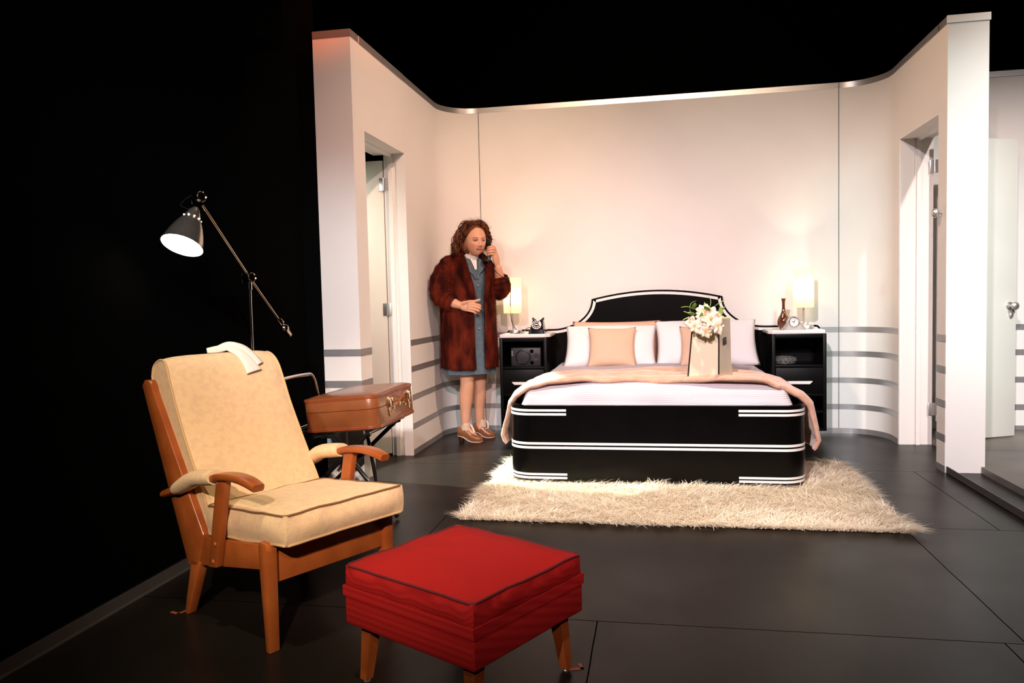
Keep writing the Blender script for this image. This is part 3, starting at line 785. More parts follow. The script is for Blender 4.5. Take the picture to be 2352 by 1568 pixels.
for k in range(17):
    a = r2.uniform(0, 2 * PI); rr = math.sqrt(r2.uniform(0, 1))
    # spread in the picture plane, most of them spilling over the front
    px = -0.012 + 0.105 * rr * math.cos(a); pz = 0.305 + 0.065 * rr * math.sin(a) + (0.02 if px > 0.02 else -0.012); py = -0.075 + r2.uniform(-0.05, 0.05) - 0.02 * rr
    if pz < 0.285: py -= 0.03
    d = Vector((px * 6, -1.0, 0.25 + (pz - 0.30) * 6)).normalized()
    q = d.to_track_quat('Z', 'Y').to_matrix().to_4x4()
    mb = MB(); sc = r2.uniform(0.85, 1.15)
    for j in range(6):
        big = j % 2
        Mx = Matrix.Translation((px, py, pz)) @ q @ Matrix.Rotation(2 * PI * j / 6 + r2.uniform(-.15, .15), 4, 'Z') @ Matrix.Rotation(R(-r2.uniform(25, 50)), 4, 'Y')
        pm = petal(Mx, (0.040 if big else 0.036) * sc, (0.036 if big else 0.027) * sc, r2.uniform(-0.7, -0.2)); mb.add(pm.v, pm.f)
    fb = part('bloom', mb, M_PETAL, t, angle=180)
    fb.modifiers.new('thickness', 'SOLIDIFY').thickness = 0.0008
    mb = MB()
    for j in range(5):
        a2 = 2 * PI * j / 5
        mb.tube([(0, 0, 0), (0.004 * math.cos(a2), 0.004 * math.sin(a2), 0.012), (0.009 * math.cos(a2), 0.009 * math.sin(a2), 0.024)], [0.0012, 0.001, 0.0016], 5, M=Matrix.Translation((px, py, pz)) @ q)
    part('stamens', mb, M_STAMEN, fb)
    mb = MB().tube(curve_pts([(px, py, pz), (px * 0.7, py * 0.5, pz - 0.05), (-0.01, 0.0, 0.10), (0.0, 0.01, 0.005)], 8), 0.0022, 6); part('stem', mb, M_STEM, t)
for k in range(24):
    px = r2.uniform(-0.10, 0.11); pz = 0.315 + r2.uniform(-0.03, 0.065); py = r2.uniform(-0.10, 0.03)
    ln = r2.uniform(0.05, 0.085); az = r2.uniform(0, 2 * PI)
    Mx = Matrix.Translation((px * 0.8, py, pz)) @ Matrix.Rotation(az, 4, 'Z') @ Matrix.Rotation(R(-r2.uniform(5, 70)), 4, 'Y')
    mb = petal(Mx, ln, 0.024, r2.uniform(-0.8, 0.3)); ob = part('leaf', mb, M_LEAF, t, angle=180); ob.modifiers.new('thickness', 'SOLIDIFY').thickness = 0.0008
for pts in ([(0.02, -0.02, 0.36), (0.03, -0.02, 0.40), (0.02, -0.02, 0.43), (-0.02, -0.02, 0.445)], [(-0.08, -0.04, 0.34), (-0.085, -0.05, 0.375), (-0.075, -0.05, 0.40), (-0.05, -0.05, 0.41)]):
    mb = MB().tube(curve_pts(pts, 10), [0.004, 0.006, 0.007, 0.007, 0.007, 0.006, 0.005, 0.004, 0.003, 0.001], 6, flat=0.25); part('leaf', mb, M_LEAF, t, angle=180)
# ---------------------------------------------------------------- armchair
M_WOOD = wood('teak_wood', (0.40, 0.105, 0.022, 1), (0.27, 0.062, 0.013, 1), 0.32, (1, 1, 1), 9)
M_GOLD = mat('pale_gold_damask', (0.80, 0.56, 0.31, 1), 0.8, col2=(0.75, 0.505, 0.30, 1), nscale=45, bump=0.14, bscale=160, spec=0.2, sheen=0.15, contrast=(0.45, 0.6))
M_PIPE = mat('gold_piping', (0.62, 0.40, 0.19, 1), 0.8)
M_PIPEDK = mat('brown_piping', (0.20, 0.095, 0.035, 1), 0.8)
CH_R = R(-28.8)
chair = thing('armchair', 'wooden armchair with pale gold cushions in the left foreground', 'armchair', (-1.160, 2.075, 0), rotz=CH_R)
AW = 0.498
def sweep(pts, w, h, r, ws=None):
    """rounded rectangular bar along a path in the x-z plane; w across, h thick"""
    mb = MB(); V = []; F = []; ring = rrect(-w / 2, w / 2, -h / 2, h / 2, r, 3); n = len(ring); k = len(pts)
    for i, p in enumerate(pts):
        t = (pts[min(i + 1, k - 1)] - pts[max(i - 1, 0)]).normalized(); up = Vector((-t.z, 0, t.x)); s = ws[i] if ws else 1
        V += [p + Vector((0, a * s, 0)) + up * c for a, c in ring]
    for i in range(k - 1):
        for j in range(n): F.append((i * n + j, i * n + (j + 1) % n, (i + 1) * n + (j + 1) % n, (i + 1) * n + j))
    F.append(tuple(reversed(range(n)))); F.append(tuple((k - 1) * n + j for j in range(n)))
    return mb.add(V, F)
def rrect(x0, x1, y0, y1, r, n=7):
    out = []
    for cx, cy, a0 in ((x1 - r, y0 + r, -90), (x1 - r, y1 - r, 0), (x0 + r, y1 - r, 90), (x0 + r, y0 + r, 180)):
        for i in range(n + 1):
            a = R(a0 + 90 * i / n); out.append((cx + r * math.cos(a), cy + r * math.sin(a)))
    return out
def sidepoly(pts, y0, y1, bev=0.004):
    return MB().poly([(p[0], p[1]) for p in pts], 'y', y0, y1, bev)
for s in (0, 1):
    def yy(a, c):
        return (a, c) if s == 0 else (AW - c, AW - a)
    a, c = yy(0.0, 0.036)
    part('leg', sidepoly([(-0.016, 0.0), (0.006, 0.0), (0.012, 0.315), (0.004, 0.335), (-0.030, 0.338), (-0.036, 0.325), (-0.034, 0.25)], a, c, 0.004), M_WOOD, chair)
    part('leg', sidepoly([(-0.388, 0.20), (-0.448, 0.20), (-0.512, 0.0), (-0.487, 0.0)], a + 0.002, c - 0.002, 0.004), M_WOOD, chair)
    a, c = yy(0.006, 0.030)
    part('side_rail', sidepoly([(-0.03, 0.25), (-0.03, 0.325), (-0.34, 0.292), (-0.44, 0.292), (-0.46, 0.178), (-0.25, 0.214)], a, c, 0.003), M_WOOD, chair)
    a, c = yy(0.002, 0.034)
    part('back_post', sidepoly([(-0.470, 0.174), (-0.405, 0.186), (-0.362, 0.297), (-0.666, 0.757), (-0.675, 0.778), (-0.696, 0.794), (-0.724, 0.794), (-0.744, 0.772)], a, c, 0.005), M_WOOD, chair)
    a, c = yy(-0.020, 0.004); da = -0.012 if s == 0 else -0.030
    post = part('arm_post', sidepoly([(-0.285 + da, 0.212), (-0.235 + da, 0.218), (-0.160 + da, 0.512), (-0.212 + da, 0.512)], a, c, 0.003), M_WOOD, chair)
    yo = -0.021 if s == 0 else AW + 0.021
    for f, z in ((-0.252 + da, 0.235), (-0.235 + da, 0.295)):
        part('screw_cap', MB().ball((f, yo, z), (0.008, 0.004, 0.008), 12, 8), M_WOOD, post)
    yc = -0.006 if s == 0 else AW + 0.006
    pth = curve_pts([(-0.255 + da, yc, 0.500), (-0.20 + da, yc, 0.515), (-0.12 + da, yc, 0.523), (-0.05 + da, yc, 0.519), (0.004 + da, yc, 0.506)], 16)
    part('arm_rest', sweep(pth, 0.050, 0.023, 0.008, [1.0] * 12 + [0.97, 0.92, 0.86, 0.78]), M_WOOD, chair, angle=40)
    pth = [(-0.596, yc, 0.404), (-0.55, yc, 0.418), (-0.47, yc, 0.443)]
    part('arm_rear', MB().tube(pth, [0.017, 0.019, 0.019], 10, flat=0.8, up=(0, 0, 1)), M_WOOD, chair)
    pth = curve_pts([(-0.505, yc, 0.432), (-0.44, yc, 0.462), (-0.36 + da, yc, 0.488), (-0.28 + da, yc, 0.502), (-0.235 + da, yc, 0.508)], 14)
    part('arm_pad', MB().tube(pth, [0.024, 0.031, 0.034, 0.036, 0.037, 0.037, 0.037, 0.037, 0.037, 0.037, 0.037, 0.036, 0.035, 0.033], 14, flat=0.72, up=(0, 0, 1)), M_GOLD, chair, angle=60, label='upholstered arm pad')
part('front_rail', MB().box((-0.028, 0.034, 0.205), (-0.008, AW - 0.034, 0.300), 0.003), M_WOOD, chair)
part('rear_rail', MB().box((-0.445, 0.034, 0.19), (-0.425, AW - 0.034, 0.28), 0.003), M_WOOD, chair)
mb = MB()
def back_pt(t, d=0.0):  # along the back frame line
    return Vector((-0.415 - 0.265 * t + d, 0, 0.24 + 0.55 * t))
for k in range(4):
    yk = 0.09 + k * 0.11
    a = back_pt(0.08, -0.012); c = back_pt(0.95, -0.012)
    part('back_slat', MB().tube([(a.x, yk, a.z), (c.x, yk, c.z)], 0.016, 8, flat=0.45, up=(1, 0, 0.4)), M_WOOD, chair)
part('top_rail', MB().box((-0.690, 0.034, 0.735), (-0.668, AW - 0.034, 0.79), 0.004), M_WOOD, chair)
for k in range(3):
    part('seat_slat', MB().box((-0.40 + 0.13 * k, 0.03, 0.268 + 0.012 * k), (-0.36 + 0.13 * k, AW - 0.03, 0.283 + 0.012 * k)), M_WOOD, chair)
# seat cushion with piped edges
SX0, SX1, SY0, SY1 = -0.365, 0.079, 0.022, AW - 0.014
def seat_z(x, top):
    t = (x - SX0) / (SX1 - SX0)
    return (0.392 + 0.036 * t) if top else (0.298 + 0.040 * t)
def cushion_grid(xs0, xs1, ys0, ys1, zf, top, crown, n=24):
    def f(u, v):
        x = xs0 + (xs1 - xs0) * u; y = ys0 + (ys1 - ys0) * v
        e = (1 - (2 * u - 1) ** 4) * (1 - (2 * v - 1) ** 4)
        return Vector((x, y, zf(x, top) + (1 if top else -1) * crown * e + 0.002 * noise.noise(Vector((x * 14, y * 14, 3))) + 0.0045 * noise.noise(Vector((x * 11, y * 11, 1.0 if top else 5.0)))))
    return f
def cushion(x0, x1, y0, y1, zf, crown, bulge, nz=7, n=26):
    mb = MB()
    mb.grid(cushion_grid(x0, x1, y0, y1, zf, True, crown), n, n); mb.grid(cushion_grid(x0, x1, y0, y1, zf, False, crown * 0.3), n, n)
    def ring(t):
        t = (t % 1.0) * 4; k = int(t) % 4; u = t - int(t)
        P = [(x0, y0), (x1, y0), (x1, y1), (x0, y1)]; a = P[k]; c = P[(k + 1) % 4]
        nrm = [(0, -1), (1, 0), (0, 1), (-1, 0)][k]
        b = (1 - (2 * u - 1) ** 6)
        return a[0] + (c[0] - a[0]) * u, a[1] + (c[1] - a[1]) * u, nrm, b
    def side(u, v):
        x, y, nn, b = ring(u)
        z0 = zf(x, False) + 0.0045 * noise.noise(Vector((x * 11, y * 11, 5.0))); z1 = zf(x, True) + 0.0045 * noise.noise(Vector((x * 11, y * 11, 1.0))); z = z0 + (z1 - z0) * v
        w = bulge * math.sin(PI * v) * (0.35 + 0.65 * b) + 0.004 * noise.noise(Vector((x * 17, y * 17, z * 11)))
        w = w if 0 < v < 1 else 0
        return Vector((x + nn[0] * w, y + nn[1] * w, z))
    mb.grid(side, 4 * (n - 1), nz, cu=True)
    return mb
def piping(x0, x1, y0, y1, zf, top, r=0.0045, crown=0.0):
    P = [(x0, y0), (x1, y0), (x1, y1), (x0, y1)]; pts = []
    rr = 0.012
    for k in range(4):
        a = Vector(P[k]); c = Vector(P[(k + 1) % 4]); d = (c - a).normalized()
        for i in range(13):
            q = a + d * (rr + ((c - a).length - 2 * rr) * i / 12)
            wob = 0.0045 * noise.noise(Vector((q.x * 11, q.y * 11, 1.0 if top else 5.0)))
            pts.append((q.x, q.y, zf(q.x, top) + wob))
    return MB().tube(pts + [pts[0]], r, 8, caps=False)
sc = part('seat_cushion', cushion(SX0, SX1, SY0, SY1, seat_z, 0.016, 0.014), M_GOLD, chair, angle=50, label='pale gold seat cushion')
part('piping', piping(SX0, SX1, SY0, SY1, seat_z, True, 0.0038), M_PIPEDK, sc); part('piping', piping(SX0, SX1, SY0, SY1, seat_z, False), M_PIPE, sc)
# back cushion: side profile (forward, up) swept across, rolled at the top
prof_f = curve_pts([(-0.352, 0.33, 0), (-0.375, 0.40, 0), (-0.45, 0.545, 0), (-0.52, 0.69, 0), (-0.556, 0.79, 0), (-0.582, 0.855, 0), (-0.612, 0.884, 0), (-0.648, 0.886, 0), (-0.682, 0.862, 0), (-0.690, 0.82, 0)], 40)
prof_b = curve_pts([(-0.690, 0.82, 0), (-0.672, 0.775, 0), (-0.63, 0.69, 0), (-0.53, 0.49, 0), (-0.43, 0.305, 0), (-0.405, 0.295, 0), (-0.365, 0.298, 0), (-0.352, 0.33, 0)], 30)
PR = prof_f + prof_b[1:-1]
bc = MB(); NY = 26; BY0, BY1 = 0.026, AW - 0.024
cen = Vector((-0.52, 0.60))
def back_v(i, v):
    p = PR[i]; e = (1 - (2 * v - 1) ** 6)
    x, z = p.x, p.y
    x -= 0.030 * max(0.0, (z - 0.33) / 0.55); z -= 0.013 * max(0.0, (z - 0.33) / 0.55)
    # corners at the top are softened, the middle swells a little
    tz = max(0.0, (z - 0.72) / 0.17)
    y = BY0 + (BY1 - BY0) * v
    y += (0.5 - v) * 2 * 0.016 * tz ** 3
    fwd = i < 30
    x += (0.012 * e if fwd else -0.004 * e) + 0.003 * noise.noise(Vector((x * 12, y * 12, z * 12)))
    return (x, y, z - (1 - e) * 0.012 * tz)
V = [back_v(i, j / (NY - 1)) for i in range(len(PR)) for j in range(NY)]; F = []
n = len(PR)
for i in range(n):
    for j in range(NY - 1):
        F.append((i * NY + j, ((i + 1) % n) * NY + j, ((i + 1) % n) * NY + j + 1, i * NY + j + 1))
# inset side walls
for j, sgn in ((0, -1), (NY - 1, 1)):
    F.append(tuple(i * NY + j for i in range(n)))
bc.add(V, F)
bcu = part('back_cushion', bc, M_GOLD, chair, angle=50, label='tall pale gold back cushion with a rolled top')
for j in (0, NY - 1):
    part('piping', MB().tube([V[i * NY + j] for i in range(0, n)] + [V[j]], 0.0042, 8, caps=False), M_PIPE, bcu)

# white cloth glove draped over the top of the chair back
cloth = MB()
keys = [(-0.672, 0.175, 0.893), (-0.650, 0.235, 0.900), (-0.632, 0.285, 0.908), (-0.608, 0.330, 0.896), (-0.583, 0.368, 0.866), (-0.562, 0.392, 0.832)]
keys = [(f - 0.030, 0.232 + (a - 0.175) * 0.66, z - 0.013) for f, a, z in keys]
ctr = curve_pts(keys, 26)
def glove(u, v):
    a = u * 2 * PI; i = min(25, int(v * 25)); p = ctr[i]; q = ctr[min(25, i + 1)] if i < 25 else ctr[25] + (ctr[25] - ctr[24])
    t = (q - p).normalized(); up = Vector((0.75, 0, 0.66)); sd = t.cross(up).normalized(); up = sd.cross(t).normalized()
    w = 0.010 + 0.013 * min(1, v * 2.2); h = 0.0075 + 0.007 * max(0, v - 0.6) * 2.5
    wr = 0.002 * math.sin(5 * a + v * 20)
    return p + sd * math.cos(a) * (w + wr) + up * (math.sin(a) * h + 0.004)
cloth.grid(glove, 28, 26, cu=True)
keys2 = [(-0.640, 0.255, 0.905), (-0.606, 0.30, 0.884), (-0.578, 0.33, 0.850), (-0.556, 0.345, 0.812)]
keys2 = [(f - 0.012, 0.232 + (a - 0.175) * 0.66, z - 0.012) for f, a, z in keys2]
ctr2 = curve_pts(keys2, 18)
def glove2(u, v):
    a = u * 2 * PI; i = min(17, int(v * 17)); p = ctr2[i]; q = ctr2[min(17, i + 1)] if i < 17 else ctr2[17] + (ctr2[17] - ctr2[16])
    t = (q - p).normalized(); up = Vector((0.85, 0, 0.5)); sd = t.cross(up).normalized(); up = sd.cross(t).normalized()
    return p + sd * math.cos(a) * (0.012 + 0.022 * v) + up * (math.sin(a) * (0.005 + 0.003 * v))
cloth.grid(glove2, 24, 18, cu=True)
M_CLOTH = mat('ivory_cotton', (0.80, 0.70, 0.60, 1), 0.9, bump=0.15, bscale=90, spec=0.1)
CM = Matrix.Translation((-1.160, 2.075, 0)) @ Matrix.Rotation(CH_R, 4, 'Z')
cloth.v = [tuple(CM @ Vector(p)) for p in cloth.v]
o = solo('glove', cloth, M_CLOTH, 'ivory cloth glove draped over the top edge of the armchair back', 'glove', (-1.60, 2.63, 0.88), angle=180)
o.modifiers.new('thickness', 'SOLIDIFY').thickness = 0.0015

# ---------------------------------------------------------------- red ottoman
M_RED = weave('red_twill', (0.27, 0.007, 0.007, 1), (0.42, 0.018, 0.014, 1), 62, bump=0.25)
M_REDPIPE = mat('dark_red_piping', (0.10, 0.004, 0.006, 1), 0.8)
ott = thing('ottoman', 'square red fabric footstool on tapered wooden legs in the foreground', 'footstool', (-0.534, 2.03, 0), rotz=CH_R)
hx, hy = 0.240, 0.2275
part('upholstered_base', MB().box((-hx, -hy, 0.168), (hx, hy, 0.274), 0.006, 3), M_RED, ott)
mb = MB()
for z0, z1 in ((0.248, 0.276),):
    mb.ribbon([(-hx - 0.001, -hy - 0.001), (hx + 0.001, -hy - 0.001), (hx + 0.001, hy + 0.001), (-hx - 0.001, hy + 0.001)], z0, z1, -0.0022, closed=True)
part('fabric_band', mb, M_RED, ott)
def ott_z(x, top):
    return 0.331 if top else 0.268
x0, x1, y0, y1 = -hx + 0.004, hx - 0.004, -hy + 0.004, hy - 0.004
oc = part('cushion_top', cushion(x0, x1, y0, y1, ott_z, 0.026, 0.006), M_RED, ott, angle=50)
def ozp(x, top): return 0.3315
part('piping', piping(x0, x1, y0, y1, ozp, True, 0.0036), M_REDPIPE, oc)
for sx in (-1, 1):
    for sy in (-1, 1):
        mb = MB(); V = []
        for (cx, cy, h, z) in ((0.190, 0.176, 0.0195, 0.17), (0.204, 0.190, 0.0125, 0.008)):
            for dx, dy in ((-h, -h), (h, -h), (h, h), (-h, h)): V.append((sx * cx + dx, sy * cy + dy, z))
        mb.add(V, [(3, 2, 1, 0), (4, 5, 6, 7), (0, 1, 5, 4), (1, 2, 6, 5), (2, 3, 7, 6), (3, 0, 4, 7)])
        lg = part('leg', mb, M_WOOD, ott)
        part('foot_glide', MB().lathe([(0, 0), (0.010, 0.0), (0.011, 0.004), (0.008, 0.009), (0, 0.009)], 14, M=Matrix.Translation((sx * 0.204, sy * 0.190, 0))), M_STEEL, lg)
M_TAPE = mat('orange_tape', (0.30, 0.07, 0.02, 1), 0.6)
for p, a, lab in (((-0.236, 2.108, 0), 20, 'small orange tape mark on the floor at the right leg of the red footstool'), ((-1.640, 2.318, 0), -20, 'small orange tape mark on the floor at the back leg of the armchair')):
    M = Matrix.Translation(p) @ Matrix.Rotation(R(a), 4, 'Z')
    mb = MB().box((-0.02, -0.006, 0.0003), (0.022, 0.006, 0.0012), M=M).box((0.012, -0.006, 0.0003), (0.022, 0.03, 0.0012), M=M)
    solo('tape_mark', mb, M_TAPE, lab, 'tape', p)

# ---------------------------------------------------------------- floor lamp
lamp = thing('floor_lamp', 'polished adjustable floor lamp, lit, rising behind the armchair', 'lamp', (-1.668, 2.95, 0), world=True)
J = Vector((-1.667, 2.95, 1.166)); T = Vector((-1.722, 2.70, 1.458)); CW = Vector((-1.606, 3.10, 0.963))
part('base', MB().lathe([(0, 0.0), (0.13, 0.0), (0.135, 0.006), (0.13, 0.016), (0.03, 0.024), (0.012, 0.04), (0, 0.04)], 40, M=Matrix.Translation((-1.668, 2.95, 0))), M_NICKEL, lamp)
part('pole', MB().tube([(-1.668, 2.95, 0.03), (-1.667, 2.95, 1.135)], 0.0075, 16), M_NICKEL, lamp)
part('pole_collar', MB().tube([(-1.667, 2.95, 1.115), (-1.667, 2.95, 1.145)], 0.0115, 16), M_NICKEL, lamp)
part('arm', MB().tube([T + (J - T) * 0.06, CW + (J - CW) * 0.05 if False else J], 0.0062, 14), M_NICKEL, lamp)
part('arm', MB().tube([J, CW], 0.0062, 14), M_NICKEL, lamp)
nrm = Vector((0.87, -0.49, 0.02)).normalized()
def joint(c, r, nm):
    q = nrm.to_track_quat('Z', 'Y').to_matrix().to_4x4()
    mb = MB().lathe([(0, -0.026), (r * 0.8, -0.026), (r, -0.02), (r, 0.02), (r * 0.86, 0.024), (r * 0.62, 0.020), (r * 0.55, 0.024), (r * 0.3, 0.024), (0, 0.026)], 28, M=Matrix.Translation(c) @ q)
    mb.tube([c - nrm * 0.05, c - nrm * 0.02], 0.006, 10).tube([c - nrm * 0.052 + Vector((0, 0, -0.02)), c - nrm * 0.052 + Vector((0, 0, 0.02))], 0.0035, 8)
    return part(nm, mb, M_NICKEL, lamp)
joint(J, 0.0215, 'pivot_joint'); joint(T + Vector((0, 0, 0.012)), 0.0225, 'pivot_joint')
d = (CW - J).normalized()
q = d.to_track_quat('Z', 'Y').to_matrix().to_4x4()
part('counterweight', MB().lathe([(0, -0.03), (0.010, -0.03), (0.014, -0.02), (0.015, -0.005), (0.009, 0.0), (0.009, 0.006), (0.018, 0.014), (0.020, 0.024), (0.016, 0.036), (0.013, 0.040), (0.013, 0.062), (0.011, 0.066), (0, 0.066)], 22, M=Matrix.Translation(CW) @ q), M_NICKEL, lamp)
# shade
S0 = Vector((-1.735, 2.692, 1.418)); S1 = Vector((-1.774, 2.645, 1.265))
_v = Vector((-0.547, 0.834, 0.094)).normalized()
ax = (S1 - S0).normalized(); ax = (ax - _v * ax.dot(_v)).normalized() * 0.885 - _v * 0.465
q = ax.to_track_quat('Z', 'Y').to_matrix().to_4x4(); MS = Matrix.Translation(S0) @ q
outer = [(0.010, -0.012), (0.019, 0.0), (0.026, 0.018), (0.031, 0.034), (0.0315, 0.042), (0.038, 0.046), (0.046, 0.062), (0.056, 0.086), (0.065, 0.112), (0.072, 0.138), (0.076, 0.156), (0.079, 0.160)]
inner = [(0.0765, 0.160), (0.073, 0.150), (0.062, 0.110), (0.050, 0.078), (0.038, 0.055), (0.0, 0.045)]
sh = part('shade', MB().lathe(outer, 48, M=MS, caps=False).lathe([(0, -0.014), (0.010, -0.012)], 48, M=MS, caps=False).lathe([(0.079, 0.160), (0.0765, 0.160)], 48, M=MS, caps=False), mat('satin_nickel_shade', (0.55, 0.46, 0.38, 1), 0.24, 0.9, coat=0.5), lamp)
part('shade_lining', MB().lathe(inner, 48, M=MS, caps=False), M_WHITE, sh, label='white inside of the shade')
mb = MB()
for k in range(10):
    a = 2 * PI * k / 10; mb.ball((0.034 * math.cos(a), 0.034 * math.sin(a), 0.040), (0.004, 0.004, 0.003), 8, 6, M=MS)
part('vent_glow_dots', mb, glow('vent_glow', (1.0, 0.85, 0.55, 1), 2.5), sh)  # emissive beads imitate bulb light showing through the vents
part('bulb', MB().ball((0, 0, 0.118), 0.034, M=MS).tube([(0, 0, 0.05), (0, 0, 0.09)], 0.014, 12, M=MS), glow('lamp_bulb', (1.0, 0.93, 0.80, 1), 30), lamp)
mb = MB().tube(curve_pts([S0 + Vector((-0.005, -0.01, 0.0)), S0 + Vector((-0.05, -0.015, 0.02)), S0 + Vector((-0.025, -0.005, 0.05)), T + Vector((0, 0, 0.03))], 14), 0.002, 6)
part('lamp_cable', mb, M_BLACKTUBE, lamp)

# ---------------------------------------------------------------- suitcase on a folding rack
SR = (R(0.12), R(-4.16), R(-1.41))
suit = thing('suitcase', 'brown leather suitcase with brass latches lying on the luggage rack', 'suitcase', (-1.707, 3.478, 0.409), rot=SR)
M_LEATHER = mat('tan_leather', (0.27, 0.083, 0.026, 1), 0.32, col2=(0.22, 0.066, 0.020, 1), nscale=7, bump=0.08, bscale=120, spec=0.5, coat=0.25)
M_LRIM = mat('red_brown_rim', (0.29, 0.070, 0.025, 1), 0.25, coat=0.4)
M_BRASS = mat('worn_brass', (0.70, 0.55, 0.38, 1), 0.22, 1.0)
SL, SWD, SH = 0.389, 0.552, 0.17
def shell(x0, x1, y0, y1, levels, r=0.055):
    """levels: (z, inset)"""
    mb = MB(); V = []; F = []; n = 0
    for z, ins in levels:
        ring = rrect(x0 + ins, x1 - ins, y0 + ins, y1 - ins, max(0.004, r - ins * 0.6)); n = len(ring)
        V += [(p[0], p[1], z) for p in ring]
    for i in range(len(levels) - 1):
        for j in range(n): F.append((i * n + j, i * n + (j + 1) % n, (i + 1) * n + (j + 1) % n, (i + 1) * n + j))
    F.append(tuple(reversed(range(n)))); F.append(tuple((len(levels) - 1) * n + j for j in range(n)))
    return mb.add(V, F)
part('suitcase_body', shell(0, SL, 0, SWD, [(0.0, 0.012), (0.004, 0.003), (0.012, 0.0), (0.100, 0.0), (0.102, 0.003)]), M_LEATHER, suit)
lid = part('lid', shell(0, SL, 0, SWD, [(0.1025, 0.003), (0.1045, 0.0), (0.158, 0.0), (0.165, 0.004), (0.170, 0.012), (0.177, 0.035), (0.1805, 0.07), (0.182, 0.12)]), M_LEATHER, suit)
for z in (0.014, 0.160):
    mb = MB()
    for dz in (-0.0035, 0.0035):
        ring = rrect(-0.001, SL + 0.001, -0.001, SWD + 0.001, 0.055); mb.tube([(p[0], p[1], z + dz) for p in ring] + [(*ring[0], z + dz)], 0.0036, 8, caps=False)
    part('rim', mb, M_LRIM, suit)
for y in (0.165, 0.445):
    mb = MB().box((SL, y - 0.014, 0.085), (SL + 0.006, y + 0.014, 0.140), 0.002).box((SL + 0.001, y - 0.010, 0.042), (SL + 0.006, y + 0.010, 0.088), 0.002)
    mb.box((SL + 0.006, y - 0.010, 0.088), (SL + 0.014, y + 0.010, 0.135), 0.003)
    lt = part('latch', mb, M_BRASS, suit)
    part('latch_button', MB().ball((SL + 0.007, y, 0.070), (0.006, 0.008, 0.008), 12, 8), M_BRASS, lt)
hd = part('handle', MB().tube(curve_pts([(SL + 0.006, 0.235, 0.082), (SL + 0.020, 0.252, 0.100), (SL + 0.030, 0.285, 0.128), (SL + 0.033, 0.315, 0.136), (SL + 0.030, 0.35, 0.128), (SL + 0.018, 0.375, 0.098), (SL + 0.006, 0.385, 0.082)], 22), 0.0075, 10, flat=0.7), M_LEATHER, suit)
mb = MB()
for y in (0.228, 0.392): mb.lathe([(0, 0), (0.015, 0.0), (0.015, 0.004), (0.008, 0.008), (0, 0.009)], 18, M=Matrix.Translation((SL, y, 0.080)) @ Matrix.Rotation(R(90), 4, 'Y'))
part('handle_mount', mb, M_BRASS, hd)
mb = MB().lathe([(0, 0), (0.014, 0.0), (0.014, 0.005), (0.010, 0.008), (0.004, 0.008), (0, 0.006)], 20, M=Matrix.Translation((SL, 0.31, 0.090)) @ Matrix.Rotation(R(90), 4, 'Y'))
part('lock', mb, M_BRASS, suit)
part('label_clip', MB().box((SL, 0.20, 0.112), (SL + 0.008, 0.222, 0.132), 0.003), M_BRASS, suit)

rack = thing('luggage_rack', 'folding black and chrome luggage rack under the brown suitcase', 'rack', (-1.51, 3.72, 0), world=True)
def rz(x): return 0.409 + (x + 1.707) * 0.0728 - 0.0125
for x in (-1.655, -1.375):
    part('top_bar', MB().tube([(x, 3.47, rz(x) - 0.0), (x, 4.0, rz(x) - 0.0)], 0.011, 12), M_BLACKTUBE, rack)
for y in (3.50, 3.93):
    part('leg', MB().tube([(-1.600, y - 0.012, 0.402), (-1.565, y - 0.012, 0.40), (-1.24 if y < 3.6 else -1.50, y - 0.012, 0.011)], 0.0115, 12), M_BLACKTUBE, rack)
    part('leg', MB().tube([(-1.375, y + 0.012, 0.412), (-1.40, y + 0.012, 0.402), (-1.825, y + 0.012, 0.011)], 0.0115, 12), M_BLACKTUBE, rack)
part('cross_bar', MB().tube([(-1.605, 3.46, 0.402), (-1.605, 3.95, 0.402)], 0.009, 10), M_BLACKTUBE, rack)
part('wall_guard', MB().tube(curve_pts([(-1.745, 3.30, 0.42), (-1.748, 3.29, 0.58), (-1.75, 3.31, 0.675), (-1.75, 3.36, 0.695), (-1.75, 3.60, 0.693), (-1.75, 3.685, 0.675), (-1.748, 3.73, 0.58), (-1.745, 3.75, 0.42)], 40), 0.0095, 12), M_CHROME, rack, label='chrome hoop at the back of the rack')
part('guard_bar', MB().tube([(-1.745, 3.30, 0.43), (-1.745, 3.75, 0.438)], 0.009, 12), M_CHROME, rack)
for y in (3.50, 3.70): part('guard_bracket', MB().box((-1.752, y, 0.405), (-1.66, y + 0.03, 0.425), 0.003), M_BLACKTUBE, rack)
for y in (3.56, 3.70, 3.84):
    mb = MB().box((-1.655, y - 0.02, rz(-1.655) + 0.006), (-1.375, y + 0.02, rz(-1.655) + 0.009), M=Matrix.Translation((-1.655, 0, rz(-1.655))) @ Matrix.Rotation(R(-4.16), 4, 'Y') @ Matrix.Translation((1.655, 0, -rz(-1.655))))
    part('strap', mb, M_BLACKMATT, rack)

